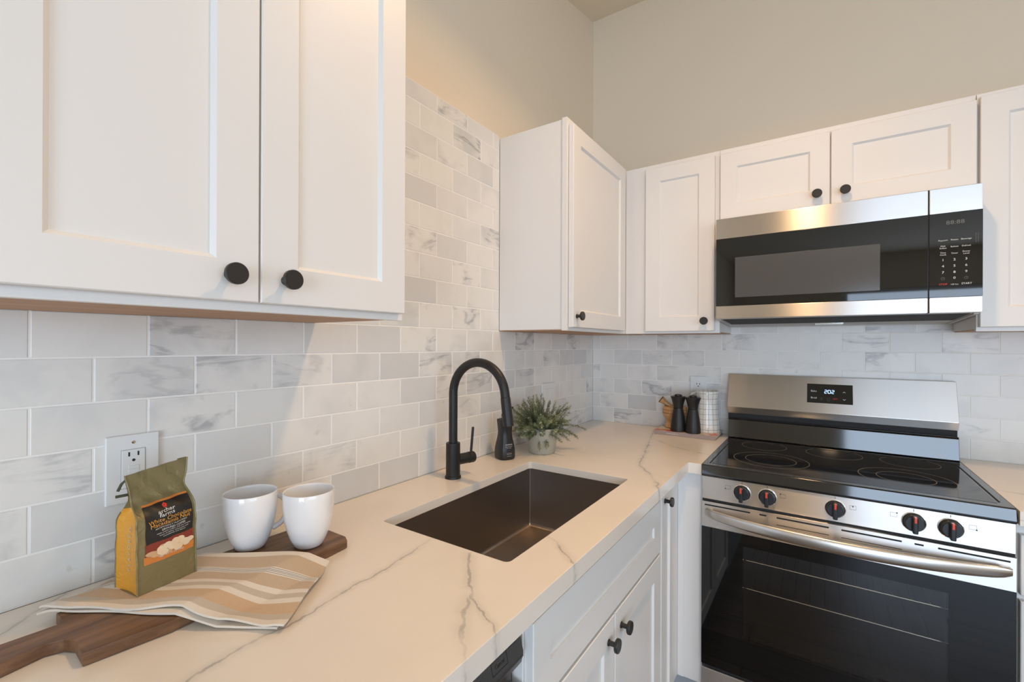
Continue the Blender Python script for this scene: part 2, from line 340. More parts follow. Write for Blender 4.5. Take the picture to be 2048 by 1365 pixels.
def poly_prism(bm, pts, z0, z1, bev=0, mtx=None):
    t = bmesh.new(); a = [t.verts.new((x, y, z0)) for x, y in pts]; b_ = [t.verts.new((x, y, z1)) for x, y in pts]; n = len(pts)
    t.faces.new(a[::-1]); t.faces.new(b_)
    for i in range(n): j = (i + 1) % n; t.faces.new((a[i], a[j], b_[j], b_[i]))
    bmesh.ops.recalc_face_normals(t, faces=t.faces[:])
    if bev:
        es = [e for e in t.edges if abs(e.verts[0].co.z - e.verts[1].co.z) < 1e-6]
        bmesh.ops.bevel(t, geom=es, offset=bev, segments=2, profile=.5, affect='EDGES')
    return join(bm, t, mtx)
def link(name, me, parent=None):
    o = bpy.data.objects.new(name, me); col.objects.link(o)
    if parent is not None:
        o.parent = parent
        rt = parent
        # every builder works in world coordinates; the parent chain is undone here
        mw = Matrix.Identity(4); chain = []
        while rt is not None: chain.append(rt); rt = rt.parent
        for c in reversed(chain): mw = mw @ c.matrix_parent_inverse @ c.matrix_basis
        o.matrix_parent_inverse = mw.inverted()
    return o
def obj(name, bm, m, parent=None, smooth_=True, ang=35, recalc=True):
    if recalc: bmesh.ops.recalc_face_normals(bm, faces=bm.faces[:])
    me = bpy.data.meshes.new(name); bm.to_mesh(me); bm.free(); me.materials.append(M[m] if isinstance(m, str) else m)
    if smooth_:
        me.polygons.foreach_set('use_smooth', [True] * len(me.polygons))
        me.set_sharp_from_angle(angle=R(ang))
    o = link(name, me, parent)
    if smooth_ and ang <= 35:
        wn = o.modifiers.new('weighted', 'WEIGHTED_NORMAL'); wn.keep_sharp = True; wn.weight = 100
    return o
def thing(name, label, cat, loc=(0, 0, 0), group=None):
    o = bpy.data.objects.new(name, None); col.objects.link(o); o.location = loc; o.empty_display_size = .05
    o.matrix_basis = Matrix.Translation(loc)
    o['label'] = label; o['category'] = cat
    if group: o['group'] = group
    return o
def tag(o, label, cat, group=None, kind=None):
    if label: o['label'] = label
    if cat: o['category'] = cat
    if group: o['group'] = group
    if kind: o['kind'] = kind
    return o
def struct(name, bm, m, label=None, **k):
    o = obj(name, bm, m, **k); o['kind'] = 'structure'
    if label: o['label'] = label
    return o
def text_bm(bm, s, size, mtx, align='CENTER', sxx=1, extr=.00008):
    cu = bpy.data.curves.new('t', 'FONT'); cu.body = s; cu.size = size; cu.align_x = align; cu.align_y = 'CENTER'; cu.extrude = extr; cu.resolution_u = 2
    o = bpy.data.objects.new('t', cu); me = bpy.data.meshes.new_from_object(o)
    me.transform(mtx @ Matrix.Diagonal((sxx, 1, 1, 1))); bm.from_mesh(me)
    bpy.data.meshes.remove(me); bpy.data.objects.remove(o); bpy.data.curves.remove(cu)
def text_fit(bm, s, wd, ht, mtx, extr=.00008):
    t = bmesh.new(); text_bm(t, s, 1, Matrix.Identity(4), extr=.0)
    xs = [v.co.x for v in t.verts]; ys = [v.co.y for v in t.verts]; cx, cy = (min(xs) + max(xs)) / 2, (min(ys) + max(ys)) / 2
    kx, ky = wd / (max(xs) - min(xs)), ht / .73
    t.transform(mtx @ Matrix.Diagonal((kx, ky, 1, 1)) @ Matrix.Translation((-cx, -cy, 0))); join(bm, t)
def frame_m(o, u, v):
    u = Vector(u).normalized(); v = Vector(v); v = (v - u * v.dot(u)).normalized(); n = u.cross(v)
    mm = Matrix((u, v, n)).transposed().to_4x4(); mm.translation = Vector(o); return mm
# fronts: local u right, v up, n out of the face
def FX(x, y, z): return frame_m((x, y, z), (0, 1, 0), (0, 0, 1))     # faces +x
def FY(x, y, z): return frame_m((x, y, z), (1, 0, 0), (0, 0, 1))     # faces -y
def shaker(w_, h_, t, mtx, rail=.0585, bev=.006, dep=.007):
    bm = bmesh.new()
    def loop(i, n, j=None):
        j = i if j is None else j
        return [bm.verts.new(p) for p in ((i, j, n), (w_ - i, j, n), (w_ - i, h_ - j, n), (i, h_ - j, n))]
    L = [loop(0, 0), loop(0, t - .0015), loop(.0015, t), loop(rail, t), loop(rail + bev, t - dep)]
    for a, b_ in zip(L, L[1:]):
        for i in range(4): j = (i + 1) % 4; bm.faces.new((a[i], a[j], b_[j], b_[i]))
    bm.faces.new(L[0][::-1]); bm.faces.new(L[-1]); bm.transform(mtx); return bm
def knob(parent, p, n, r=.0155, label=None):
    bm = bmesh.new()
    lathe(bm, [(.0075, 0), (.0075, .002), (.0055, .004), (.0055, .016), (r * .86, .0175), (r, .0195), (r, .0245), (r * .93, .026), (0, .026)], p, n, 40)
    o = obj('knob', bm, 'knobk', parent); return o

# ------------------------------------------------------------------ room shell
X1, Y1 = 3.6, -5.6
bm = bm_new(); box(bm, -.2, X1 + .2, Y1 - .2, .2, -.1, 0); struct('floor', bm, 'floor')
bm = bm_new(); box(bm, -.16, -.008, Y1 - .1, .16, 0, 3.25); struct('wall_left', bm, 'wall')
bm = bm_new(); box(bm, -.16, X1 + .15, .008, .16, 0, 3.25); struct('wall_back', bm, 'wall')
# far wall with patio-door opening, right wall with window opening
bm = bm_new()
box(bm, -.16, 1.25, Y1 - .15, Y1, 0, 2.6); box(bm, 3.24, X1 + .15, Y1 - .15, Y1, 0, 2.6); box(bm, 1.25, 3.24, Y1 - .15, Y1, 2.02, 2.6)
struct('wall_front', bm, 'wall')
bm = bm_new()
box(bm, X1, X1 + .15, Y1, -4.05, 0, 3.25); box(bm, X1, X1 + .15, -1.75, .16, 0, 3.25); box(bm, X1, X1 + .15, -4.05, -1.75, 0, .75); box(bm, X1, X1 + .15, -4.05, -1.75, 2.15, 3.25)
struct('wall_right', bm, 'wall')
bm = bm_new(); yb = (2.44 - 3.068) / CEIL_SLOPE
t = bmesh.new(); pr = [(.2, 3.068 + CEIL_SLOPE * .2), (yb, 2.44), (Y1 - .15, 2.44), (Y1 - .15, 2.6), (yb, 2.6), (.2, 3.32)]
vv = [[t.verts.new((x, y, z)) for y, z in pr] for x in (-.16, X1 + .15)]
t.faces.new(vv[0]); t.faces.new(vv[1][::-1])
for i in range(6): j = (i + 1) % 6; t.faces.new((vv[0][i], vv[0][j], vv[1][j], vv[1][i]))
join(bm, t); struct('ceiling', bm, 'ceil', smooth_=False)
def glazing(name, x0, x1, y0, y1, z0, z1, along, mull):
    bm = bm_new(); w_ = .05
    lo, hi = (x0, x1) if along == 'x' else (y0, y1)
    def bb(a, b_, c, d):
        if along == 'x': box(bm, a, b_, y0, y1, c, d, .004)
        else: box(bm, x0, x1, a, b_, c, d, .004)
    bb(lo, lo + w_, z0, z1); bb(hi - w_, hi, z0, z1); bb(lo + w_, hi - w_, z0, z0 + w_); bb(lo + w_, hi - w_, z1 - w_, z1)
    for k in mull: bb(k - .03, k + .03, z0 + w_, z1 - w_)
    f = struct(name, bm, 'steelpl'); g = bm_new()
    if along == 'x': box(g, lo + w_, hi - w_, (y0 + y1) / 2 - .004, (y0 + y1) / 2 + .004, z0 + w_, z1 - w_)
    else: box(g, (x0 + x1) / 2 - .004, (x0 + x1) / 2 + .004, lo + w_, hi - w_, z0 + w_, z1 - w_)
    obj('glass_pane', g, 'pane', f)
glazing('door_1', 1.25, 3.24, Y1 - .1, Y1 - .03, 0, 2.02, 'x', [2.25])
glazing('window_1', X1 + .03, X1 + .1, -4.05, -1.75, .75, 2.15, 'y', [-2.9])

# ------------------------------------------------------------------ marble backsplash, one tile at a time
PIT, RP, GR = .14931, .07625, .0030
def tiles(name, plane, u0, u1, z0, z1, offA, label, tweak=None):
    """plane 'x' (left wall, u=y) or 'y' (back wall, u=x)"""
    bm = bm_new(); cl = bm.loops.layers.color.new('tile'); rnd = random.Random(31 if plane == 'x' else 57)
    n0, n1 = int(round((z0 - .914) / RP)), int(math.ceil((z1 - .914) / RP - 1e-6))
    for n in range(n0, n1):
        za, zb = .914 + n * RP, min(.914 + (n + 1) * RP, z1)
        off = offA + (0 if n % 2 == 1 else PIT / 2)
        k = math.floor((u0 - off) / PIT)
        while off + k * PIT < u1:
            a, b_ = off + k * PIT, off + (k + 1) * PIT; k += 1
            a, b_ = max(a, u0), min(b_, u1)
            if b_ - a < .006: continue
            hole = False
            g = GR / 2; e_ = .0009
            def P(u, z, d): return (d, u, z) if plane == 'x' else (u, -d, z)
            q = [(a + g, za + g), (b_ - g, za + g), (b_ - g, zb - g), (a + g, zb - g)]
            qi = [(a + g + e_, za + g + e_), (b_ - g - e_, za + g + e_), (b_ - g - e_, zb - g - e_), (a + g + e_, zb - g - e_)]
            B = [bm.verts.new(P(u, z, -.0075)) for u, z in q]; C = [bm.verts.new(P(u, z, -.0007)) for u, z in q]; D = [bm.verts.new(P(u, z, 0)) for u, z in qi]
            fs = [bm.faces.new(D)]
            for i in range(4):
                j = (i + 1) % 4; fs.append(bm.faces.new((B[i], B[j], C[j], C[i]))); fs.append(bm.faces.new((C[i], C[j], D[j], D[i])))
            tone = rnd.random(); tone = tone * .45 if rnd.random() < .72 else .45 + tone * .55
            cc = (tone, rnd.random(), rnd.random(), 1)
            for f in fs:
                for lp in f.loops: lp[cl] = cc
    o = struct(name, bm, 'tile', label, smooth_=False)
    # grout bed
    g = bm_new()
    if plane == 'x': box(g, -.0078, -.0008, u0, u1, z0, z1)
    else: box(g, u0, u1, .0008, .0078, z0, z1)
    obj('grout', g, 'grout', o)
    return o
tiles('trim_1', 'x', -2.5, 0, .914, 1.3715, -.0791 + .5 * PIT, 'marble brick tiling of the left wall below the cabinets')
tiles('trim_2', 'x', -1.616, -.86, .914 + 6 * RP, 2.113, -.0791 + .5 * PIT, 'tall panel of marble tile between the upper cabinets on the left wall')
tiles('trim_3', 'y', 0, 2.4, .914, 1.448, .04465, 'marble brick tiling of the back wall behind the range')

# ------------------------------------------------------------------ upper cabinets
FD, DD = .292, .311      # face-frame plane, door-front plane
def frame_x(y0, y1, z0, z1, x0, x1, st=.038, mids=()):
    bm = bm_new()
    box(bm, x0, x1, y0, y0 + st, z0, z1, .0003); box(bm, x0, x1, y1 - st, y1, z0, z1, .0003)
    box(bm, x0, x1, y0 + st, y1 - st, z0, z0 + st, .0003); box(bm, x0, x1, y0 + st, y1 - st, z1 - st, z1, .0003)
    for m_ in mids: box(bm, x0, x1, m_ - .02, m_ + .02, z0 + st, z1 - st, .0003)
    return bm
def frame_y(x0, x1, z0, z1, y0, y1, st=.038, sl=None, mids=()):
    bm = bm_new(); sl = sl or st
    box(bm, x0, x0 + sl, y0, y1, z0, z1, .0003); box(bm, x1 - st, x1, y0, y1, z0, z1, .0003)
    box(bm, x0 + sl, x1 - st, y0, y1, z0, z0 + st, .0003); box(bm, x0 + sl, x1 - st, y0, y1, z1 - st, z1, .0003)
    for m_ in mids: box(bm, m_ - .02, m_ + .02, y0, y1, z0 + st, z1 - st, .0003)
    return bm
ZB, ZT = 1.369, 2.105
# left pair
t = thing('upper_cabinet', 'white shaker wall cabinet with two doors above the coffee mugs, nearest on the left', 'cabinet', (0, -1.91, ZB), 'white shaker wall cabinets')
bm = bm_new(); box(bm, .001, .273, -2.212, -1.616, ZB + .004, ZT, .001); obj('body', bm, 'cab', t)
obj('face_frame', frame_x(-2.213, -1.604, ZB, ZT, .273, FD), 'cab', t)
bm = bm_new(); box(bm, .001, .272, -2.21, -1.619, ZB + .001, ZB + .004); tag(obj('bottom_panel', bm, 'birch', t), 'bare brown wood underside', None)
d = obj('door', shaker(.289, .703, .018, FX(.293, -2.193, 1.382)), 'cab', t); knob(d, (DD, -1.9456, 1.419), (1, 0, 0))
d = obj('door', shaker(.2875, .703, .018, FX(.293, -1.901, 1.382)), 'cab', t); knob(d, (DD, -1.8631, 1.420), (1, 0, 0))
# corner cabinet on left wall
t = thing('upper_cabinet', 'white wall cabinet in the corner, its plain side panel facing the sink', 'cabinet', (0, -.45, ZB), 'white shaker wall cabinets')
bm = bm_new(); box(bm, .001, .272, -.8605, -.001, ZB + .004, ZT, .001); obj('body', bm, 'cab', t)
obj('face_frame', frame_x(-.865, -.294, ZB, ZT + .003, .272, FD - .002), 'cab', t)
bm = bm_new(); box(bm, .001, .271, -.858, -.003, ZB + .001, ZB + .004); tag(obj('bottom_panel', bm, 'birch', t), 'bare brown wood underside', None)
d = obj('door', shaker(.5025, .703, .018, FX(.2925, -.853, 1.381), rail=.0575), 'cab', t); knob(d, (DD, -.826, 1.4195), (1, 0, 0))
# back wall tall single
t = thing('upper_cabinet', 'narrow white wall cabinet with one tall door left of the microwave', 'cabinet', (.49, 0, ZB), 'white shaker wall cabinets')
bm = bm_new(); box(bm, .2905, .6805, -.272, -.001, ZB + .004, ZT - .004, .001); obj('body', bm, 'cab', t)
obj('face_frame', frame_y(.2903, .6815, ZB, ZT - .003, -FD, -.272, sl=.10), 'cab', t)
bm = bm_new(); box(bm, .297, .679, -.271, -.003, ZB + .001, ZB + .004); tag(obj('bottom_panel', bm, 'birch', t), 'bare brown wood underside', None)
d = obj('door', shaker(.280, .703, .018, FY(.385, -.293, 1.378), rail=.060), 'cab', t); knob(d, (.6293, -DD, 1.4176), (0, -1, 0))
# over the microwave
t = thing('upper_cabinet', 'short white wall cabinet with two wide doors directly above the microwave', 'cabinet', (1.05, 0, 1.80), 'white shaker wall cabinets')
bm = bm_new(); box(bm, .6822, 1.4165, -.272, -.001, 1.801, ZT - .004, .001); obj('body', bm, 'cab', t)
obj('face_frame', frame_y(.6822, 1.4165, 1.801, ZT - .003, -FD, -.272, mids=(1.045,)), 'cab', t)
d = obj('door', shaker(.3585, .262, .018, FY(.685, -.293, 1.8175)), 'cab', t); knob(d, (1.0061, -DD, 1.8600), (0, -1, 0))
d = obj('door', shaker(.368, .262, .018, FY(1.0475, -.293, 1.8175)), 'cab', t); knob(d, (1.0876, -DD, 1.8595), (0, -1, 0))
# right
t = thing('upper_cabinet', 'white shaker wall cabinet right of the microwave, cut off by the picture edge', 'cabinet', (1.7, 0, ZB), 'white shaker wall cabinets')
bm = bm_new(); box(bm, 1.4185, 1.92, -.272, -.001, ZB + .004, ZT - .004, .001); obj('body', bm, 'cab', t)
obj('face_frame', frame_y(1.4185, 1.92, ZB - .003, ZT - .003, -FD, -.272), 'cab', t)
bm = bm_new(); box(bm, 1.421, 1.918, -.271, -.003, ZB + .001, ZB + .004); tag(obj('bottom_panel', bm, 'birch', t), 'bare brown wood underside', None)
d = obj('door', shaker(.485, .708, .018, FY(1.4235, -.293, 1.379), rail=.060), 'cab', t); knob(d, (1.875, -DD, 1.4176), (0, -1, 0))

# ------------------------------------------------------------------ microwave
t = thing('microwave', 'over-the-range microwave in stainless steel and black glass', 'microwave', (1.05, 0, 1.41))
def xprism0(bm, prof, x0, x1):
    tt = bmesh.new(); a = [tt.verts.new((x0, y, z)) for y, z in prof]; b_ = [tt.verts.new((x1, y, z)) for y, z in prof]
    tt.faces.new(a); tt.faces.new(b_[::-1]); n = len(prof)
    for i in range(n): j = (i + 1) % n; tt.faces.new((a[i], b_[i], b_[j], a[j]))
    bmesh.ops.recalc_face_normals(tt, faces=tt.faces[:]); return join(bm, tt)
def zs(y): return 1.4195 - .0165 * (y + .37) / .35
def under(bm, x0, x1, y0, y1, th): return xprism0(bm, [(y0, zs(y0) + .0005), (y1, zs(y1) + .0005), (y1, zs(y1) - th), (y0, zs(y0) - th)], x0, x1)
bm = bm_new(); xprism0(bm, [(-.37, zs(-.37)), (-.02, zs(-.02)), (-.002, zs(-.02)), (-.002, 1.7975), (-.37, 1.7975)], .6865, 1.4105); obj('body', bm, 'under', t)
# underside: grille and lamp strip
bm = bm_new(); under(bm, .705, 1.392, -.364, -.150, .0012); tag(obj('vent_grille', bm, 'dark', t), 'black grille underneath', None)
bm = bm_new(); under(bm, .6875, .699, -.368, -.03, .003); under(bm, 1.398, 1.4095, -.368, -.03, .003); under(bm, .699, 1.398, -.028, -.018, .003); obj('underside_rim', bm, 'under', t)
bm = bm_new(); under(bm, 1.0, 1.09, -.13, -.07, .003); obj('lamp_cover', bm, 'chrome', t)
Yf = -.4
def bandset(x0, x1):
    bm = bm_new(); box(bm, x0, x1, Yf, -.371, 1.722, 1.7985, .0022); box(bm, x0, x1, Yf, -.371, 1.4205, 1.468, .0022); box(bm, x0 + .001, x1 - .001, -.385, -.3715, 1.44, 1.75); return bm
dr = obj('door', bandset(.6863, 1.2908), 'steel', t)
bm = bm_new(); box(bm, .6865, 1.2906, Yf + .0008, -.386, 1.4682, 1.7218, .0006); obj('door_glass', bm, 'glassk', dr)
bm = bm_new(); box(bm, .7525, 1.1757, Yf + .0003, Yf + .003, 1.4985, 1.648, .0004); tag(obj('window', bm, 'mwwin', dr), 'grey see-through window', None)
cp = obj('control_panel', bandset(1.2932, 1.4108), 'steel', t)
bm = bm_new(); box(bm, 1.2934, 1.4106, Yf + .0008, -.386, 1.4682, 1.7218, .0006); obj('panel_glass', bm, 'glassk', cp)
bm = bm_new(); box(bm, 1.2905, 1.2935, -.397, -.372, 1.4205, 1.7985); obj('door_gap', bm, 'dark', t)
bm = bm_new(); red = bm_new(); gr = bm_new()
TY = Yf + .0006
def tx(b_, s, x, z, size, **k): text_bm(b_, s, size, FY(x, TY, z), **k)
for j, row in enumerate((('Popcorn', 'Potato', 'Beverage'), ('Melt\nSoften', 'Reheat', 'Defrost'), ('Time\nCook', 'Timer', 'Power\nLevel'))):
    for i, s in enumerate(row): tx(bm, s, (1.3245, 1.350, 1.3755)[i], (1.6395, 1.6190, 1.5990)[j], .0062)
for j, row in enumerate(('123', '456', '789')):
    for i, s in enumerate(row): tx(bm, s, (1.3245, 1.350, 1.3755)[i], (1.5800, 1.5612, 1.5424)[j], .0098, sxx=1.15)
tx(bm, '0', 1.350, 1.525, .0098, sxx=1.15); tx(bm, '+30 Sec', 1.350, 1.5055, .0055); tx(bm, 'START', 1.3765, 1.5065, .0078)
tx(red, 'STOP', 1.3250, 1.5065, .0078)
tx(gr, '88:88', 1.3515, 1.6915, .017, sxx=1.1)
for x in (1.3245, 1.3755):
    lathe(gr, [(.0038, 0), (.0044, 0), (.0044, .0002), (.0038, .0002)], (x, TY + .0001, 1.524), (0, -1, 0), 24, cap0=False, cap1=False)
    box(gr, x - .0003, x + .0003, TY - .0001, TY + .0001, 1.524, 1.527); box(gr, x, x + .002, TY - .0001, TY + .0001, 1.5237, 1.5243)
for z0, z1 in ((1.626, 1.6545),):
    for a, b_ in ((1.3955, 1.3962), (1.4005, 1.4012)): box(gr, a, b_, TY - .0001, TY + .0001, z0, z1)
obj('lettering', bm, 'txtw', cp, smooth_=False); tag(obj('stop_lettering', red, 'txtr', cp, smooth_=False), 'red word STOP', None); tag(obj('clock_display', gr, 'txtg', cp, smooth_=False), 'unlit grey clock digits and outlined keys', None)

# ------------------------------------------------------------------ range
RX0, RX1, YR = .6862, 1.4218, -.632
t = thing('range', 'freestanding electric range in stainless steel with a black glass cooktop', 'range', (1.054, -.32, 0))
bm = bm_new(); box(bm, RX0 + .001, .70, -.60, -.03, .03, .878, .002); box(bm, 1.408, RX1 - .001, -.60, -.03, .03, .878, .002); box(bm, .70, 1.408, -.05, -.03, .03, .878); box(bm, .70, 1.408, -.60, -.05, .03, .10)
box(bm, .70, 1.408, -.60, -.05, .79, .878)
obj('body', bm, 'gloss', t)
for lx, ly in ((.72, -.58), (1.39, -.58), (.72, -.07), (1.39, -.07)):
    bm = bm_new(); lathe(bm, [(.018, 0), (.018, .01), (.01, .012), (.01, .032)], (lx, ly, 0), seg=16); obj('levelling_foot', bm, 'blackpl', t)
# cooktop: enamel frame with rolled front lip, inset glass
CTF = None
bm = bm_new(); box(bm, .712, 1.396, -.60, -.13, .9155, .9172, .0006); gl_ = obj('cooktop_glass', bm, 'ctglass', t)
bm = bm_new(); box(bm, .7035, .7075, -.598, -.14, .9163, .9176, .0006); box(bm, 1.4005, 1.4045, -.585, -.14, .9163, .9176, .0006); box(bm, .7035, 1.4045, -.145, -.1385, .9163, .9178, .0006); tag(obj('cooktop_seam', bm, 'dark', t), 'dark seam around the glass', None)
rb = bm_new()
def ringp(cx, cy, r, w_=.0012):
    lathe(rb, [(r - w_, .9172), (r - w_, .91735), (r + w_, .91735), (r + w_, .9172)], (cx, cy, 0), seg=72, cap0=False, cap1=False)
for c in ((.873, -.437, .1155), (.873, -.437, .078), (.832, -.205, .078), (1.059, -.205, .086), (1.273, -.205, .080), (1.234, -.447, .1155), (1.234, -.447, .070)): ringp(*c)
obj('burner_rings', rb, 'ring', gl_)
# back riser and guard
def xprism(bm, prof, x0, x1, bev=0):
    tt = bmesh.new(); a = [tt.verts.new((x0, y, z)) for y, z in prof]; b_ = [tt.verts.new((x1, y, z)) for y, z in prof]
    tt.faces.new(a); tt.faces.new(b_[::-1]); n = len(prof)
    for i in range(n): j = (i + 1) % n; tt.faces.new((a[i], b_[i], b_[j], a[j]))
    bmesh.ops.recalc_face_normals(tt, faces=tt.faces[:])
    if bev: bmesh.ops.bevel(tt, geom=tt.edges[:], offset=bev, segments=2, profile=.5, affect='EDGES')
    return join(bm, tt)
bm = bm_new(); xprism(bm, [(-.004, 1.192), (-.024, 1.192), (-.072, 1.050), (-.056, 1.020), (-.004, 1.020)], .676, 1.4235, .0018); gd = obj('backguard', bm, 'steel', t)
bm = bm_new(); box(bm, .678, 1.4215, -.052, -.004, .99, 1.0205); tag(obj('guard_vent', bm, 'dark', t), 'dark slot under the guard', None)
bm = bm_new(); xprism(bm, [(-.084, .879), (-.084, .9165), (YR + .0055, .9165), (YR + .001, .9150), (YR - .0036, .8860), (YR - .003, .8795), (YR + .004, .879)], RX0 - .001, RX1 + .001, .0015)
fr_ = obj('cooktop_frame', bm, 'gloss', t)
bm = bm_new(); xprism(bm, [(-.085, .9167), (-.088, .919), (-.077, .994), (-.071, 1.0), (-.035, 1.0), (-.035, .9167)], .6826, RX1, .002); obj('riser', bm, 'gloss', t)
gm = frame_m((0, -.024, 1.192), (1, 0, 0), (0, .048, .142))     # guard face frame (v down negative)
def GM(x, z):     # point on slanted guard face
    f = (z - 1.050) / .142; return (x, -.072 + .048 * f, z)
def GF(x, z, o=0):
    mm = frame_m(GM(x, z), (1, 0, 0), (0, .048, .142)); return mm @ Matrix.Translation((0, 0, o))
bm = bm_new(); box(bm, -.0755, .0755, -.0395, .0395, 0, .0022, .0005, mtx=GF(1.0485, 1.1255, -.001)); ds = obj('display', bm, 'glassk', gd)
lt = bm_new(); lr = bm_new(); lb = bm_new(); lg = bm_new()
def gtx(b_, s, x, z, size, **k): text_bm(b_, s, size, GF(x, z, .0013), **k)
gtx(lt, 'Bake', .996, 1.134, .0105); gtx(lt, 'Broil', .996, 1.1075, .0105); gtx(lr, 'OFF', 1.0675, 1.1065, .0085)
for sgn, zc in ((1, 1.134), (-1, 1.1055)):
    for s2 in (-1, 1): box(lt, -.0007, .0007, 0, .0062, 0, .0002, mtx=GF(1.0965, zc + .002 * sgn, .0013) @ Matrix.Rotation(R(45) * s2 + (math.pi if sgn > 0 else 0), 4, 'Z'))
# lit seven-segment digits 2:02
def seg7(cx, cz, ch):
    w_, h_ = .0075, .0135; th = .0017
    S = {'a': (0, h_ / 2, 1), 'g': (0, 0, 1), 'd': (0, -h_ / 2, 1), 'f': (-w_ / 2, h_ / 4, 0), 'b': (w_ / 2, h_ / 4, 0), 'e': (-w_ / 2, -h_ / 4, 0), 'c': (w_ / 2, -h_ / 4, 0)}
    for k in {'2': 'abged', '0': 'abcdef'}[ch]:
        x, z, hz = S[k]
        a, b_ = (w_ / 2 - .0005, th / 2) if hz else (th / 2, h_ / 4 - .0003)
        box(lb, x - a, x + a, z - b_, z + b_, 0, .0002, mtx=GF(cx, cz, .0013))
for i, ch in enumerate('202'): seg7(1.048 + (i - 1) * .0118, 1.1335, ch)
for dz in (-.003, .003): box(lb, -.0007, .0007, -.0007, .0007, 0, .0002, mtx=GF(1.0421, 1.1335 + dz, .0013))
lathe(lg, [(.0032, 0), (.0038, 0), (.0038, .0002), (.0032, .0002)], GM(1.0225, 1.107), (0, -.142, .048), 20, cap0=False, cap1=False)
lg.transform(Matrix.Translation((0, -.0013, .0004)))
box(lg, -.0013, .0013, -.0062, -.0045, 0, .0002, mtx=GF(1.0225, 1.107, .0013))
for a, b_, c, d_ in ((-.0045, .0045, .0033, .0038), (-.0045, .0045, -.0038, -.0033), (-.0045, -.004, -.0038, .0038), (.004, .0045, -.0038, .0038)): box(lg, a, b_, c, d_, 0, .0002, mtx=GF(1.0455, 1.1055, .0013))
gtx(lg, 'Timer', 1.0455, 1.098, .0042)
obj('lettering', lt, 'txtw', ds, smooth_=False); tag(obj('lit_digits', lb, 'disp', ds, smooth_=False), 'blue-white lit digits 2:02', None); tag(obj('off_lettering', lr, 'txtr', ds, smooth_=False), 'red word OFF', None); obj('key_symbols', lg, 'txtg', ds, smooth_=False)
# control panel
bm = bm_new(); box(bm, RX0, RX1, YR, -.60, .8035, .8785, .0015); cpn = obj('control_panel', bm, 'steel', t)
bm = bm_new(); box(bm, RX0 + .002, RX1 - .002, YR + .004, -.60, .7965, .8035); obj('panel_gap', bm, 'dark', t)
KX = [.8085, .8805, 1.0545, 1.2290, 1.3025]
for i, kx in enumerate(KX):
    kz = .842; mk = bm_new(); bm = bm_new()
    lathe(bm, [(.0245, 0), (.0245, .003), (.0215, .005), (.0205, .018), (.019, .020), (0, .020)], (kx, YR, kz), (0, -1, 0), 48)
    box(bm, kx - .0058, kx + .0058, YR - .034, YR - .012, kz - .0235, kz + .0205, .003, 3)
    kb = obj('control_knob', bm, 'blackpl', t)
    bm = bm_new(); lathe(bm, [(.0250, -.0005), (.0262, .0005), (.0262, .0022), (.0245, .0028)], (kx, YR, kz), (0, -1, 0), 48, cap0=False, cap1=False); tag(obj('bezel', bm, 'chrome', kb), 'thin bright ring', None)
    bm = bm_new(); box(bm, kx - .0028, kx + .0028, YR - .0348, YR - .022, kz + .006, kz + .0212, .0012); tag(obj('pointer', bm, 'redlit', kb), 'red pointer mark', None)
    box(mk, kx - .0006, kx + .0006, YR - .0003, YR, kz + .0275, kz + .0345)
    sx_ = -1 if i in (0, 3) else 1; ix = kx + sx_ * .042; iz = kz + .011
    for a, b_, c, d_ in ((-.0075, .0075, .0052, .0058), (-.0075, .0075, -.0058, -.0052), (-.0075, -.007, -.0058, .0058), (.007, .0075, -.0058, .0058)): box(mk, ix + a, ix + b_, YR - .0002, YR, iz + c, iz + d_)
    dx, dz = ((-.0075, -.0055), (-.0065, .0055), (0, .003), (.0070, .0055), (.0070, -.0055))[i]
    lathe(mk, [(.0018, 0), (.0018, .0003), (0, .0003)], (ix + dx, YR, iz + dz), (0, -1, 0), 14)
    obj('burner_marking', mk, 'txtd', cpn, smooth_=False)
# oven door
YD = -.640
t_door = bm_new(); box(t_door, RX0, RX1, YD, -.602, .7115, .7965, .002); dr = obj('oven_door', t_door, 'steel', t)
bm = bm_new()
for a, b_ in ((.6965, .8335), (.859, .879), (.906, 1.040), (1.069, 1.204), (1.2295, 1.249), (1.2765, 1.4105)): box(bm, a, b_, YD - .0004, YD + .003, .7826, .7880, .0012)
for a, b_ in ((.906, 1.040), (1.069, 1.204)): box(bm, a, b_, YD - .0004, YD + .003, .7625, .7645, .0006)
obj('door_vents', bm, 'dark', dr)
# door glass with a see-through window
gx0, gx1, gz0, gz1 = RX0 + .001, RX1 - .001, .250, .711; wx0, wx1, wz0, wz1 = .812, 1.298, .375, .672
bm = bm_new(); box(bm, gx0, wx0, YD + .001, -.612, gz0, gz1); box(bm, wx1, gx1, YD + .001, -.612, gz0, gz1); box(bm, wx0, wx1, YD + .001, -.612, gz0, wz0); box(bm, wx0, wx1, YD + .001, -.612, wz1, gz1); obj('door_glass', bm, 'glassk', dr)
bm = bm_new(); box(bm, wx0, wx1, YD + .0012, YD + .0042, wz0, wz1); tag(obj('oven_window', bm, 'oven', dr), 'tinted window in front of the racks', None)
bm = bm_new(); nx, ny, nz = .74, .74, .74
for (a, b_, c, d_, e_, f_) in ((.702, .708, -.60, -.06, .11, .78), (1.40, 1.406, -.60, -.06, .11, .78), (.708, 1.40, -.066, -.06, .11, .78), (.708, 1.40, -.60, -.066, .105, .111), (.708, 1.40, -.60, -.066, .779, .785)): box(bm, a, b_, c, d_, e_, f_)
obj('oven_cavity', bm, mat('grey_oven_enamel', (.055, .053, .055), .35), t)
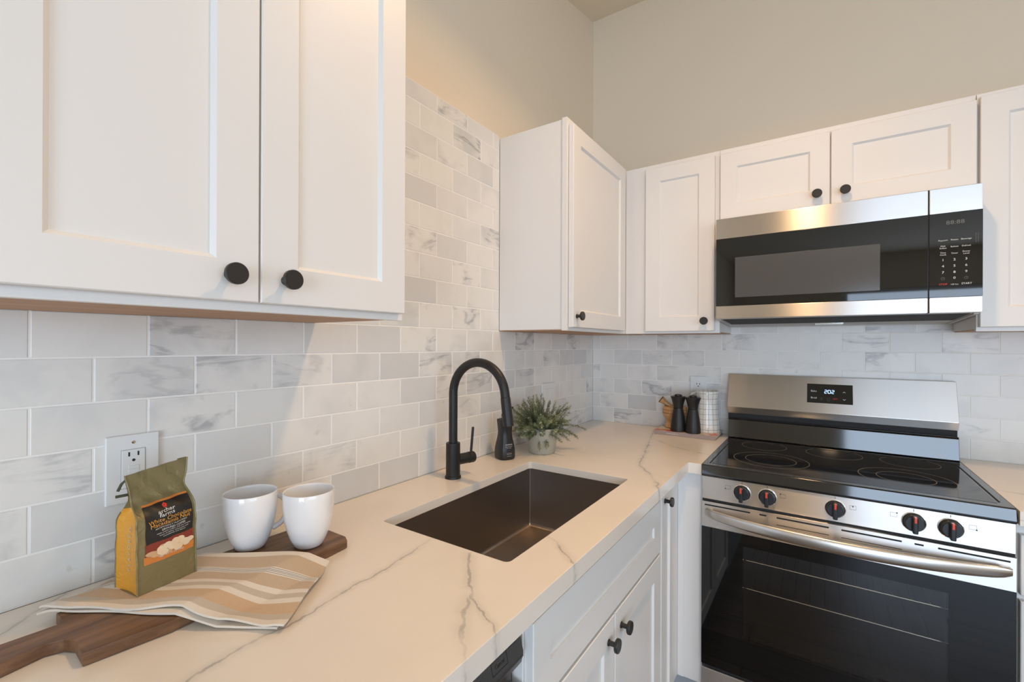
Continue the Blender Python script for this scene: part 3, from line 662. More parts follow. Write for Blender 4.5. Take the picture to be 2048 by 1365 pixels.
for rz in (.6075, .5145):
    bm = bm_new(); tube(bm, [(.72, -.585, rz), (1.388, -.585, rz)], .0022, 8)
    tube(bm, [(.72, -.10, rz), (1.388, -.10, rz)], .0022, 8)
    for k in range(12):
        xx = .8335 + k * .03965; tube(bm, [(xx, -.588, rz + .004), (xx, -.58, rz + .0045), (xx, -.10, rz + .0045)], .0014, 6)
    obj('oven_rack', bm, 'chrome', t)
# bowed handle
bm = bm_new(); tt = bmesh.new(); rings = []; nseg = 48; x0, x1 = .699, 1.411
for k in range(nseg + 1):
    f = k / nseg; x = x0 + (x1 - x0) * f; bow = (1 - (2 * f - 1) ** 2); e_ = min(1, min(f, 1 - f) / .03)
    yo = YD - .008 - .042 * bow ** .75; zc = .7630 - .012 * bow; hh = (.0125 + .0065 * bow ** .5) * (.75 + .25 * e_); th = .005 + .004 * bow
    sec = []
    for q in range(16):
        a = 2 * math.pi * q / 16; cy = math.copysign(abs(math.cos(a)) ** .8, math.cos(a)); cz = math.copysign(abs(math.sin(a)) ** .7, math.sin(a))
        sec.append(tt.verts.new((x, yo - cy * th, zc + cz * hh)))
    rings.append(sec)
for k in range(nseg):
    for i in range(16): j = (i + 1) % 16; tt.faces.new((rings[k][i], rings[k][j], rings[k + 1][j], rings[k + 1][i]))
tt.faces.new(rings[0][::-1]); tt.faces.new(rings[-1]); join(bm, tt)
box(bm, .702, .722, YD - .012, YD + .001, .752, .774, .002); box(bm, 1.388, 1.408, YD - .012, YD + .001, .752, .774, .002)
obj('door_handle', bm, 'steelh', dr, ang=60)
bm = bm_new(); box(bm, RX0, RX1, YD + .002, -.60, .06, .238, .003); dw_ = obj('storage_drawer', bm, 'steel', t)
bm = bm_new(); box(bm, RX0 + .001, RX1 - .001, YD + .012, -.60, .238, .2495); tag(obj('drawer_gap', bm, 'dark', t), 'dark gap over the drawer', None)

# ------------------------------------------------------------------ worktops
SX0, SX1, SY0, SY1, SR = .184, .537, -1.565, -.928, .012
def rrect(x0, x1, y0, y1, r, n=6):
    P = []
    for cx, cy, a0 in ((x1 - r, y1 - r, 0), (x0 + r, y1 - r, 90), (x0 + r, y0 + r, 180), (x1 - r, y0 + r, 270)):
        for k in range(n + 1): a = R(a0 + 90 * k / n); P.append((cx + r * math.cos(a), cy + r * math.sin(a)))
    return P
def slab_with_hole(outer, hole, z0, z1, bev=.0015):
    bm = bmesh.new()
    def lp(pts, z): return [bm.verts.new((x, y, z)) for x, y in pts]
    for z in (z0, z1):
        a, h = lp(outer, z), lp(hole, z)
        es = [bm.edges.new((L[i], L[(i + 1) % len(L)])) for L in (a, h) for i in range(len(L))]
        bmesh.ops.triangle_fill(bm, use_beauty=True, use_dissolve=False, edges=es)
        if z == z0: a0, h0 = a, h
        else: a1, h1 = a, h
    for A_, B_ in ((a0, a1), (h0, h1)):
        n = len(A_)
        for i in range(n): j = (i + 1) % n; bm.faces.new((A_[i], A_[j], B_[j], B_[i]))
    bmesh.ops.recalc_face_normals(bm, faces=bm.faces[:])
    if bev:
        es = [e for e in bm.edges if abs(e.verts[0].co.z - z1) < 1e-6 and abs(e.verts[1].co.z - z1) < 1e-6 and len(e.link_faces) == 2 and any(abs(f.normal.z) < .5 for f in e.link_faces)]
        bmesh.ops.bevel(bm, geom=es, offset=bev, segments=2, profile=.5, affect='EDGES')
    return bm
CX, CY, CT, SL = .6405, -.6225, .914, .8915
outer = [(.0005, -2.6), (CX, -2.6), (CX, CY), (.6825, CY), (.6825, -.0005), (.0005, -.0005)]
bm = slab_with_hole(outer, rrect(SX0, SX1, SY0, SY1, SR), SL, CT)
box(bm, CX - .022, CX, -2.6, CY, .878, SL); box(bm, CX - .022, .6825, CY, CY + .022, .878, SL)
wt = obj('worktop', bm, 'quartz', smooth_=True, ang=30); tag(wt, 'L-shaped cream quartz worktop with grey veins and the sink cut-out', 'worktop')
bm = bm_new(); poly_prism(bm, [(1.4265, -.638), (2.3, -.638), (2.3, -.0005), (1.4265, -.0005)], SL, CT, .0015); box(bm, 1.4265, 2.3, -.638, -.616, .878, SL)
tag(obj('worktop', bm, 'quartz'), 'short length of cream quartz worktop to the right of the range', 'worktop')

# ------------------------------------------------------------------ sink
t = thing('sink', 'undermount dark steel kitchen sink with a deep square bowl', 'sink', (.36, -1.25, .69))
bm = bmesh.new()
def lp(pts, z): return [bm.verts.new((x, y, z)) for x, y in pts]
ZS = .6935
SR2 = .004
Ls = [lp(rrect(SX0 - .02, SX1 + .02, SY0 - .02, SY1 + .02, .02), SL - .0006), lp(rrect(SX0 - .0015, SX1 + .0015, SY0 - .0015, SY1 + .0015, SR2), SL - .0006),
      lp(rrect(SX0 - .0015, SX1 + .0015, SY0 - .0015, SY1 + .0015, SR2), ZS + .01), lp(rrect(SX0 + .002, SX1 - .002, SY0 + .002, SY1 - .002, SR2), ZS + .003), lp(rrect(SX0 + .008, SX1 - .008, SY0 + .008, SY1 - .008, SR2), ZS)]
for a, b_ in zip(Ls, Ls[1:]):
    n = len(a)
    for i in range(n): j = (i + 1) % n; bm.faces.new((a[i], a[j], b_[j], b_[i]))
bm.faces.new(Ls[-1])
o = obj('bowl', bm, 'sink', t, ang=50); mod = o.modifiers.new('thick', 'SOLIDIFY'); mod.thickness = .0012; mod.offset = -1
bm = bm_new(); lathe(bm, [(.045, 0), (.044, .0015), (.03, .0005), (.028, -.004 + .0045), (0, .0006)], (.36, -1.36, ZS + .0002), seg=40); obj('drain', bm, 'chrome', t)

# ------------------------------------------------------------------ faucet
FXx, FYy = .0924, -1.2212
t = thing('faucet', 'matte black gooseneck pull-down kitchen faucet behind the sink', 'faucet', (FXx, FYy, CT))
bm = bm_new(); lathe(bm, [(.0245, 0), (.0245, .005), (.0235, .007), (.0215, .0075), (.0215, .104), (.0205, .107), (.0125, .107), (.0125, .109)], (FXx, FYy, CT)); obj('base', bm, 'black', t)
pts = [(FXx, FYy, CT + .10), (FXx, FYy, 1.05), (FXx, FYy, 1.10), (FXx, FYy, 1.14)]; rr = .0965; zc = 1.170
for k in range(0, 35):
    a = R(180 - 172 * k / 34); pts.append((FXx + rr + rr * math.cos(a), FYy, zc + rr * math.sin(a)))
pe = Vector(pts[-1]); dd = Vector((math.sin(R(8)), 0, -math.cos(R(8))))
pts.append(tuple(pe + dd * .012))
bm = bm_new(); tube(bm, pts, .0131, 28); obj('spout', bm, 'black', t, ang=60)
ps = pe + dd * .012
bm = bm_new(); lathe(bm, [(.0128, 0), (.0136, .0008), (.0140, .004), (.0150, .078), (.0146, .0805), (.0125, .081), (.0115, .078), (0, .078)], ps, dd); obj('spray_head', bm, 'black', t)
hd = Vector((.28, .96, 0)).normalized(); hp = Vector((FXx, FYy, .967))
bm = bm_new(); lathe(bm, [(.0165, .015), (.0165, .052), (.0155, .053), (.0155, .0545), (.0172, .0555), (.0172, .073), (.0160, .0755), (0, .0755)], hp, hd); hv = obj('handle', bm, 'black', t)
lv = hp + hd * .064; ld = Vector((.02, .10, 1)).normalized()
bm = bm_new(); lathe(bm, [(.0040, .012), (.0040, .092), (.0033, .0935), (0, .0935)], lv, ld, 20); obj('lever', bm, 'black', hv)

# ------------------------------------------------------------------ soap bottle
t = thing('soap_bottle', 'black waisted hand-soap pump bottle with white print behind the faucet spout', 'bottle', (.0835, -.935, CT))
sx0, sy0 = .0845, -.9385
prof = [(.030, 0), (.0335, .002), (.0352, .008), (.0352, .022), (.034, .038), (.0305, .056), (.0265, .072), (.0243, .086), (.0240, .098), (.0252, .114), (.0272, .130), (.0278, .1365), (.0262, .1395), (.014, .1425), (.0095, .1455), (.0095, .150)]
def squircle(prof, o, pw=3.2, seg=48, rot=R(-25)):
    tt = bmesh.new(); rings = []
    for r, z in prof:
        ring = []
        for i in range(seg):
            a = 2 * math.pi * i / seg; c, s = math.cos(a), math.sin(a); k = (abs(c) ** pw + abs(s) ** pw) ** (-1 / pw)
            if z > .143: k = 1
            x, y = r * k * c, r * k * s * .9
            ring.append(tt.verts.new((o[0] + x * math.cos(rot) - y * math.sin(rot), o[1] + x * math.sin(rot) + y * math.cos(rot), o[2] + z)))
        rings.append(ring)
    for k in range(len(rings) - 1):
        for i in range(seg): j = (i + 1) % seg; tt.faces.new((rings[k][i], rings[k][j], rings[k + 1][j], rings[k + 1][i]))
    tt.faces.new(rings[0][::-1]); tt.faces.new(rings[-1]); return tt
obj('body', squircle(prof, (sx0, sy0, CT)), 'blackpl', t, ang=50)
bm = bm_new(); lathe(bm, [(.0125, .147), (.0125, .158), (.0055, .160), (.0045, .163), (.0045, .176), (.0075, .177), (.0075, .186), (.006, .188), (0, .188)], (sx0, sy0, CT), seg=24)
box(bm, sx0, sx0 + .035, sy0 - .004, sy0 + .004, CT + .179, CT + .186, .002); obj('pump', bm, 'knobk', t)
bm = bm_new(); fm = frame_m((sx0, sy0, CT + .055), (math.cos(R(65)) , math.sin(R(65)), 0), (0, 0, 1))
def stx(s, z, wd, ht, dist): text_fit(bm, s, wd, ht, fm @ Matrix.Translation((-.002, z - .055, dist)))
stx('method', .0545, .026, .0052, .0325); stx('naturally derived', .0470, .026, .0024, .0332); stx('hand wash', .0425, .018, .0022, .0337); stx('- - -', .0345, .006, .0014, .0345)
stx('gel hand soap', .0245, .020, .0020, .0352); stx('fragrance free', .0210, .020, .0020, .0354); stx('12 FL OZ (354 mL)', .0140, .018, .0022, .0355)
tag(obj('lettering', bm, 'txtw', t, smooth_=False), 'white printed lettering', None)

# ------------------------------------------------------------------ potted rosemary
PX, PY = .1455, -.7835
t = thing('potted_rosemary', 'bushy green rosemary in a grey-green clay pot beside the soap bottle', 'plant', (PX, PY, CT))
bm = bm_new(); lathe(bm, [(.044, 0), (.0485, .0008), (.0498, .003), (.0565, .045), (.0655, .0905), (.0662, .0945), (.0650, .0960), (.0628, .0950), (.0605, .086), (.0565, .070), (0, .068)], (PX, PY, CT), seg=56); obj('pot', bm, 'pot', t, ang=50)
bm = bm_new(); lathe(bm, [(.054, .0712), (.030, .0735), (0, .075)], (PX, PY, CT), seg=32, cap0=False); obj('soil', bm, 'soil', t)
rn = random.Random(11); sb_ = bm_new(); nb = bm_new(); shl = nb.loops.layers.color.new('shade')
camR = Vector((_c, -_s, 0))
def sprig(az, lean, ln, droop, dens=1.0, base_r=.03):
    p = Vector((PX + base_r * rn.uniform(0, 1) * math.cos(az), PY + base_r * rn.uniform(0, 1) * math.sin(az), CT + .072))
    d = Vector((math.cos(az) * math.sin(lean), math.sin(az) * math.sin(lean), math.cos(lean))).normalized()
    P = [p.copy()]; n = 14
    side = Vector((-math.sin(az), math.cos(az), 0)) * rn.uniform(-.06, .06)
    for k in range(n):
        d = (d + Vector((0, 0, -droop / n)) + side / 3 + Vector([rn.uniform(-.05, .05) for _ in range(3)])).normalized()
        p = p + d * ln / n
        if p.x < .008: p.x = .008
        ds_ = math.hypot(p.x - .0845, p.y + .9385)
        if ds_ < .062: p.x, p.y = .0845 + (p.x - .0845) * .062 / ds_, -.9385 + (p.y + .9385) * .062 / ds_
        P.append(p.copy())
    tube(sb_, P, [.0012 * (1 - .6 * i / n) for i in range(n + 1)], 5)
    sh0 = rn.random() * .5
    cnt = int(ln * 1000 * dens)
    for k in range(cnt):
        f = (k + rn.random()) / cnt; f = .08 + .92 * f; s = f * n; i = min(int(s), n - 1); q = P[i].lerp(P[i + 1], s - i); dr_ = (P[i + 1] - P[i]).normalized()
        o_ = dr_.orthogonal().normalized(); o_.rotate(Matrix.Rotation(rn.uniform(0, 6.283), 3, dr_)); nd = (dr_ * rn.uniform(.35, .95) + o_).normalized()
        L_ = rn.uniform(.010, .017) * (1 - .35 * f); wv = nd.cross(dr_).normalized() * .0011
        tip = q + nd * L_ + dr_ * L_ * .15; mid = q + nd * L_ * .55
        if min(tip.x, mid.x) < .002 or math.hypot(tip.x - .0845, tip.y + .9385) < .05: continue
        up_ = nd.cross(wv).normalized() * .0004
        a_ = nb.verts.new(q); b1 = nb.verts.new(mid + wv); b2 = nb.verts.new(mid - wv); b3 = nb.verts.new(mid + up_); c_ = nb.verts.new(tip)
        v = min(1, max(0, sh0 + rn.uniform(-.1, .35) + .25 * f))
        for fc in ((a_, b1, b3), (a_, b3, b2), (b1, c_, b3), (b3, c_, b2), (a_, b2, b1), (b1, b2, c_)):
            ff = nb.faces.new(fc)
            for l_ in ff.loops: l_[shl] = (v, v, v, 1)
for k in range(130):
    az = rn.uniform(0, 6.283); lean = rn.uniform(.15, 1.25); ln = rn.uniform(.085, .145) * (1.1 - .2 * lean)
    sprig(az, lean, ln, rn.uniform(.1, 1.1))
for k in range(70): sprig(rn.uniform(0, 6.283), rn.uniform(.2, 1.3), rn.uniform(.04, .075), rn.uniform(.2, 1.2), 1.15, .048)
azR = math.atan2(camR.y, camR.x)
for az, le, ln, dr_ in ((azR, .95, .165, 1.1), (azR + .15, 1.05, .155, 1.35), (azR - .2, .7, .14, .3), (azR + .1, .62, .13, .15), (azR + math.pi, .75, .14, .25), (azR + math.pi + .2, .95, .12, .3), (azR + math.pi - .25, .55, .13, .1), (azR + 1.6, .1, .125, .0), (azR - 1.6, .25, .12, 0), (azR + 2.9, .22, .13, 0), (azR - 1.4, 1.25, .085, 2.2), (azR - 1.7, 1.2, .09, 2.4), (azR - 1.2, 1.3, .07, 2.0)):
    sprig(az, le, ln, dr_, 1.1)
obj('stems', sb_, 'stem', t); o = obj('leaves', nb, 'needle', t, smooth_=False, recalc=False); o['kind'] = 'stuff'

# ------------------------------------------------------------------ cutting board
BT = .932
t = thing('cutting_board', 'dark walnut cutting board with a handle, under the towel and the mugs', 'cutting board', (.18, -1.9, CT))
def arcp(cx, cy, r, a0, a1, n=6): return [(cx + r * math.cos(R(a0 + (a1 - a0) * k / n)), cy + r * math.sin(R(a0 + (a1 - a0) * k / n))) for k in range(n + 1)]
bd = [(.108, -2.084), (.146, -2.084), (.142, -2.16), (.140, -2.255)] + [(.155, -2.275), (.190, -2.275)] + [(.204, -2.255), (.200, -2.16), (.190, -2.11), (.197, -2.094), (.212, -2.086), (.254, -2.088)] + [(.266, -1.998), (.252, -1.80), (.2395, -1.697)] + [(.225, -1.690), (.108, -1.690)] + [(.100, -1.70), (.097, -1.85)]
bm = bm_new(); poly_prism(bm, bd, CT + .0004, BT, .0022); obj('board', bm, 'walnut', t)
bm = bm_new(); lathe(bm, [(.0075, 0), (.0088, 0), (.0088, .0008), (.0075, .0008)], (.172, -2.245, BT), seg=24, cap0=False, cap1=False); obj('hanging_hole_rim', bm, 'dark', t)

# ------------------------------------------------------------------ towel
A_, C_, D_, H_ = Vector((.084, -2.097)), Vector((.392, -1.906)), Vector((.289, -1.769)), Vector((.006, -1.945))
def board_h(x, y):
    ins = .097 < x < .258 and -2.084 < y < -1.69
    if ins: return BT
    dx = max(.10 - x, x - .258, 0); dy = max(-2.084 - y, 0); d_ = math.hypot(dx, dy)
    return max(CT, BT - d_ * .34) if d_ < .12 else CT
def towel_sheet(bm, L, z_off, th, inset=(0, 0, 0, 0), seed=0, wav=1.0):
    nu, nv = 96, 56; top = []; bot = []
    for j in range(nv + 1):
        v = inset[2] + (1 - inset[2] - inset[3]) * j / nv; rt = []; rb_ = []
        for i in range(nu + 1):
            u = inset[0] + (1 - inset[0] - inset[1]) * i / nu
            # u along A->C, v from the front edge (A-C) to the back edge (H-D)
            p = (A_.lerp(C_, u)).lerp(H_.lerp(D_, u), v)
            wob = .004 * math.sin(u * 9 + seed) + .003 * math.sin(u * 21 + seed * 2)
            nrm = Vector((.8, -1)).normalized() if False else (C_ - A_).orthogonal().normalized()
            edge = 1 - min(1, v * 5)
            p = p - (H_ - A_).normalized() * wob * edge * wav
            h = board_h(p.x, p.y)
            flat = 1 - max(0, min(1, 1.25 - math.hypot((p.x - .138) / .062, (p.y + 1.972) / .066)))
            wv = (.0035 * (1 + math.sin(u * 11 + v * 5.5 + .6)) * max(0, u - .25) * 1.3 + .0022 * (1 + mnoise.noise(Vector((u * 4, v * 3, seed))))) * flat * wav
            lift = (.005 * math.exp(-((u - .02) / .07) ** 2) + .004 * math.exp(-((u - .74) / .08) ** 2) + .003 * math.exp(-((u - .97) / .04) ** 2)) * edge * wav
            z = h + z_off + wv + lift
            rt.append(bm.verts.new((p.x, p.y, z + th))); rb_.append(bm.verts.new((p.x, p.y, z)))
        top.append(rt); bot.append(rb_)
    def face(vs, uvs):
        f = bm.faces.new(vs)
        for l_, q in zip(f.loops, uvs): l_[L].uv = q
    for j in range(nv):
        for i in range(nu):
            q = [(i / nu, j / nv), ((i + 1) / nu, j / nv), ((i + 1) / nu, (j + 1) / nv), (i / nu, (j + 1) / nv)]
            face((top[j][i], top[j][i + 1], top[j + 1][i + 1], top[j + 1][i]), q)
            face((bot[j + 1][i], bot[j + 1][i + 1], bot[j][i + 1], bot[j][i]), q[::-1])
    for i in range(nu):
        face((bot[0][i], bot[0][i + 1], top[0][i + 1], top[0][i]), [(0, 0)] * 4); face((top[nv][i], top[nv][i + 1], bot[nv][i + 1], bot[nv][i]), [(0, 1)] * 4)
    for j in range(nv):
        face((bot[j + 1][0], bot[j][0], top[j][0], top[j + 1][0]), [(0, j / nv)] * 4); face((bot[j][nu], bot[j + 1][nu], top[j + 1][nu], top[j][nu]), [(1, j / nv)] * 4)
bm = bmesh.new(); L = bm.loops.layers.uv.new('UVMap')
towel_sheet(bm, L, .0006, .0032, inset=(-.004, .035, -.012, .01), seed=2.3, wav=.35)
towel_sheet(bm, L, .0046, .0032, inset=(0, 0, 0, 0), seed=0)
tag(obj('dish_towel', bm, 'towel', ang=70), 'folded beige and white striped linen towel draped over the cutting board', 'towel')
TT = BT + .0046 + .0032

# ------------------------------------------------------------------ coffee bag
t = thing('coffee_bag', 'olive foil bag of ground coffee with mustard side, standing on the striped towel', 'coffee bag', (.135, -1.973, TT))
bF, bR = Vector((.173, -2.010)), Vector((.1595, -1.929)); bu = (bR - bF).normalized(); bn = Vector((bu.y, -bu.x)); bw = (bR - bF).length; bd_ = .060
ZB0 = TT + .0012
def bag_sec(f):
    """cross section at height fraction: half depth back/front offsets, width scale"""
    h = .182 * f
    if f < .60: dep = 1 - .10 * (f / .6) ** 2
    elif f < .80: k = (f - .6) / .2; k = k * k * (3 - 2 * k); dep = .90 * (1 - k) + .10 * k
    else: dep = .10 - .05 * (f - .8) / .2
    if f < .6: wsc = 1.0
    elif f < .78: k = (f - .6) / .18; wsc = 1 - .10 * k
    else: wsc = .90 + .16 * (f - .78) / .22
    return h, dep, wsc
NS, NW = 44, 14
front, back, left, right = bm_new(), bm_new(), bm_new(), bm_new()
def bagpt(f, s, q):
    """s across 0..1 (F to R), q depth 0 front..1 back"""
    h, dep, wsc = bag_sec(f); c = .5 + (s - .5) * wsc
    # the neck sits over the front third of the depth, the top leans slightly outward to the front
    fo = .50 * max(0, .90 - dep) * bd_ + .05 * bd_ * min(1, f / .6)
    bul = .0035 * math.sin(math.pi * s) * math.sin(math.pi * min(1, f / .62)) * (1 if q < .5 else -1)
    off = -fo - q * dep * bd_ + bul
    p = bF + bu * (bw * c) + bn * off
    wr = .0012 * math.sin(18 * s + 31 * f) * min(1, f * 2)
    tl = .010 * (s - .5) * f      # top edge slopes up to the right
    return Vector((p.x + bn.x * wr, p.y + bn.y * wr, ZB0 + h + tl))
def sheet(bm, fn, na, nb_):
    g = [[bm.verts.new(fn(i / na, j / nb_)) for i in range(na + 1)] for j in range(nb_ + 1)]
    for j in range(nb_):
        for i in range(na): bm.faces.new((g[j][i], g[j][i + 1], g[j + 1][i + 1], g[j + 1][i]))
    return bm
foil = bm_new()
sheet(foil, lambda s, f: bagpt(f, s, 0), NW, NS); sheet(foil, lambda s, f: bagpt(f, 1 - s, 1), NW, NS); sheet(foil, lambda q, s: bagpt(0, s, 1 - q), 6, NW); sheet(foil, lambda q, s: bagpt(1, s, q), 2, NW)
bmesh.ops.remove_doubles(foil, verts=foil.verts[:], dist=1e-5)
obj('foil_body', foil, 'bag', t, ang=60)
gus = bm_new()
def gusset(sd):
    def g(q, f):
        p = bagpt(f, sd, q); k = math.sin(math.pi * q) * (.004 + .010 * max(0, min(1, (f - .5) / .2))) * (1 if sd == 0 else -1)
        p.x += bu.x * k; p.y += bu.y * k; return p
    return g
sheet(gus, lambda q, f: gusset(0)(1 - q, f * .70), 8, 34); obj('side_gusset', gus, 'bagside', t, ang=60)
gus = bm_new(); sheet(gus, lambda q, f: gusset(1)(q, f), 8, 34); sheet(gus, lambda q, f: gusset(0)(1 - q, .70 + f * .30), 8, 16); tag(obj('side_fold', gus, 'bag', t, ang=60), None, None)
# seal strip at the front corners and the tin tie at the top
bm = bm_new()
for s in (.0, 1.0):
    tube(bm, [bagpt(f / 30, s, 0) + Vector((bn.x, bn.y, 0)) * .0006 for f in range(31)], .0014, 8)
tube(bm, [bagpt(f / 30, 0, 1) for f in range(21)], .001, 8)
obj('edge_seam', bm, 'bag', t)
bm = bm_new(); a_ = bagpt(.93, 0, .8); ub = Vector((bu.x, bu.y, 0)); nb_v = Vector((bn.x, bn.y, 0))
tube(bm, [a_ + Vector((0, 0, .006)), a_ - ub * .004 - nb_v * .003, a_ - ub * .007 - nb_v * .006 + Vector((0, 0, -.010))], [.0012, .0020, .0022], 8)
tube(bm, [a_ + ub * .012 + Vector((0, 0, -.018)), a_ - ub * .010 - nb_v * .006 + Vector((0, 0, -.018))], [.0022, .0022], 8)
tag(obj('tin_tie', bm, 'tie', t), 'dark green wire tie end', None)
# printed label follows the foil
def lab(m_, f0, f1, s0, s1, off, name, shape=None):
    bm = bm_new()
    sheet(bm, lambda s, f: bagpt(f0 + (f1 - f0) * f, s0 + (s1 - s0) * s, 0) + Vector((bn.x, bn.y, 0)) * off, 14, 20)
    return obj(name, bm, m_, t, ang=60)
lbk = lab('bagk', .40, .705, .135, .955, .0007, 'label')
tag(lbk, 'black printed label with orange lettering', None)
def sub(m_, f0, f1, s0, s1, off, name):
    bm = bm_new(); sheet(bm, lambda s, f: bagpt(f0 + (f1 - f0) * f, s0 + (s1 - s0) * s, 0) + Vector((bn.x, bn.y, 0)) * off, 12, 8); return obj(name, bm, m_, lbk, ang=60)
sub('bago', .705, .72, .135, .955, .0007, 'orange_band'); sub('bago', .235, .30, .10, .955, .0007, 'orange_band'); sub('bagr', .30, .402, .12, .955, .0007, 'red_band')
def bend(bm, off):
    """wrap flat artwork (x = s*bw, y = height) onto the foil"""
    for v in bm.verts:
        s = v.co.x / bw; f = v.co.y / .182; p = bagpt(f, s, 0); v.co = p + Vector((bn.x, bn.y, 0)) * (off + v.co.z)
    return bm
def art(lines, m_, name, off=.0014):
    bm = bm_new()
    for s, sc_, fc_, ht_, wf_ in lines: text_fit(bm, s, wf_ * bw, ht_, Matrix.Translation((sc_ * bw, fc_ * .182, 0)))
    return obj(name, bend(bm, off), m_, lbk, smooth_=False, recalc=False)
art([('archer', .50, .640, .0058, .30), ('farms', .50, .610, .0058, .27), ('ARTIFICIALLY FLAVORED', .56, .510, .0020, .56),
     ('GROUND COFFEE', .60, .487, .0032, .42), ('100% arabica coffee with the creamy', .60, .466, .0017, .60), ('taste of white chocolate and', .60, .450, .0017, .52), ('macadamia nut flavor', .60, .434, .0017, .40), ('NET WT 12 OZ (340g)', .55, .268, .0026, .42)], 'txtw', 'lettering')
art([('White Chocolate', .55, .572, .0062, .74), ('Macadamia Nut', .55, .540, .0062, .68)], 'txtor', 'flavour_lettering')
bm = bm_new()
for a in range(5):
    an = R(90 + 72 * a); lathe(bm, [(.0014, 0), (.0014, .0002), (0, .0002)], (.50 * bw + .002 * math.cos(an), .675 * .182 + .002 * math.sin(an), 0), seg=10)
obj('emblem', bend(bm, .0012), 'txtr', lbk, smooth_=False, recalc=False)
for nm, mm_, seed, n_ in (('nut_picture', 'nut', 3, 13), ('nut_shading', 'nutb', 9, 9)):
    bm = bm_new(); r2 = random.Random(seed)
    for k in range(n_):
        s = r2.uniform(.2, .9); f = r2.uniform(.295, .36)
        if nm == 'nut_shading': f -= .008
        lathe(bm, [(.0058, 0), (.0058, .0002 if nm == 'nut_picture' else .0001), (0, .0002 if nm == 'nut_picture' else .0001)], (s * bw, f * .182, 0), seg=18, sx=r2.uniform(.9, 1.2), sy=r2.uniform(.6, .9))
    obj(nm, bend(bm, .0013 if nm == 'nut_picture' else .001), mm_, lbk, smooth_=False, recalc=False)
# FLAVORED on the mustard side
bm = bm_new(); text_bm(bm, 'F L A V O R E D', .0100, Matrix.Identity(4))
for v in bm.verts:
    f = (v.co.x + .066) / .182; q = .46 + (v.co.y) / bd_; p = gusset(0)(q, f); v.co = p - Vector((bu.x, bu.y, 0)) * .0012
obj('side_lettering', bm, 'txtw', t, smooth_=False, recalc=False)

# ------------------------------------------------------------------ mugs
def mug(loc, hang, label):
    t = thing('coffee_mug', label, 'mug', loc, 'white mugs on the cutting board')
    x, y, z = loc; bm = bm_new()
    lathe(bm, [(.0215, .0008), (.0225, 0), (.0245, .0005), (.0270, .004), (.0335, .018), (.0395, .036), (.0435, .056), (.0455, .076), (.0460, .094), (.0458, .1035), (.0450, .1055), (.0436, .1048), (.0432, .1020), (.0430, .09), (.0405, .055), (.0330, .022), (.022, .009), (0, .007)], (x, y, z + .0004), seg=64); body = obj('body', bm, 'white', t, ang=60)
    d_ = Vector((math.cos(hang), math.sin(hang), 0)); P = []
    for k in range(15):
        a = R(-80 + 160 * k / 14); P.append(Vector((x, y, z + .059)) + d_ * (.0395 + .026 * math.cos(a)) + Vector((0, 0, .031 * math.sin(a))))
    P = [Vector((x, y, z + .026)) + d_ * .0385] + P[1:-1] + [Vector((x, y, z + .091)) + d_ * .0485]
    bm = bm_new(); tube(bm, P, .0052, 14); obj('handle', bm, 'white', t, ang=60)
mug((.117, -1.822, BT), R(78), 'white ceramic mug on the cutting board, nearer the coffee bag')
mug((.199, -1.7535, BT), R(160), 'white ceramic mug at the right end of the cutting board')

# ------------------------------------------------------------------ book and things on it
BB = .932
t = thing('book', 'thin hardback book with a mauve spine lying in the corner under two black mills', 'book', (.51, -.12, CT))
bm = bm_new(); box(bm, .391, .646, -.184, -.0155, CT + .0025, BB - .0025); obj('pages', bm, 'bookp', t)
bm = bm_new(); box(bm, .388, .650, -.187, -.012, CT + .0003, CT + .0025, .0006); box(bm, .388, .650, -.189, -.1868, CT + .0003, BB, .0006); obj('spine', bm, 'spine', t)
bm = bm_new(); box(bm, .388, .650, -.187, -.012, BB - .0025, BB, .0006); tag(obj('cover', bm, 'cover', t), 'pale cover with red and orange print', None)
bm = bm_new(); text_bm(bm, 'mastering the art', .0075, FY(.470, -.1892, .923)); tag(obj('lettering', bm, 'txtw', t, smooth_=False), 'small white title', None)
def mill(loc, label):
    t = thing('pepper_mill', label, 'mill', loc, 'black mills on the book'); bm = bm_new(); o_ = (loc[0], loc[1], loc[2] + .0003)
    lathe(bm, [(.0310, 0), (.0322, .001), (.0326, .004), (.0322, .020), (.0300, .045), (.0265, .070), (.0232, .088), (.0212, .098), (.0206, .1035), (.0190, .1045)], o_, seg=56); obj('body', bm, 'black', t)
    bm = bm_new(); lathe(bm, [(.0190, .1045), (.0206, .1055), (.0210, .112), (.0245, .128), (.0300, .146), (.0326, .153), (.0326, .1555), (.0310, .1565), (.0150, .1555), (0, .155)], o_, seg=56); h_ = obj('head', bm, 'black', t)
    bm = bm_new(); lathe(bm, [(.016, .1555), (.0165, .160), (.0140, .1645), (.006, .1665), (0, .1668)], o_, seg=36); obj('knob', bm, 'black', h_)
mill((.4865, -.153, BB), 'black waisted pepper mill, the left one of the pair on the book')
mill((.5520, -.161, BB), 'black waisted pepper mill, the right one of the pair in front of the pitcher')
PXX, PYY = .592, -.074
t = thing('pitcher', 'white ceramic pitcher with a thin black grid pattern behind the mills', 'pitcher', (PXX, PYY, BB))
bm = bm_new(); lathe(bm, [(.054, 0), (.0555, .003), (.0545, .025), (.0515, .06), (.0485, .095), (.0465, .125), (.0465, .145), (.0485, .165), (.0505, .180), (.0490, .1815), (.0475, .178), (.0445, .145), (.0445, .12), (.05, .02), (0, .008)], (PXX, PYY, BB + .0003), seg=64, uvl=True); obj('body', bm, 'grid', t, ang=60)
hd2 = Vector((-.85, -.35, 0)).normalized(); P = []
for k in range(15):
    a = R(-95 + 190 * k / 14); P.append(Vector((PXX, PYY, BB + .140)) + hd2 * (.049 + .026 * math.cos(a)) + Vector((0, 0, .032 * math.sin(a))))
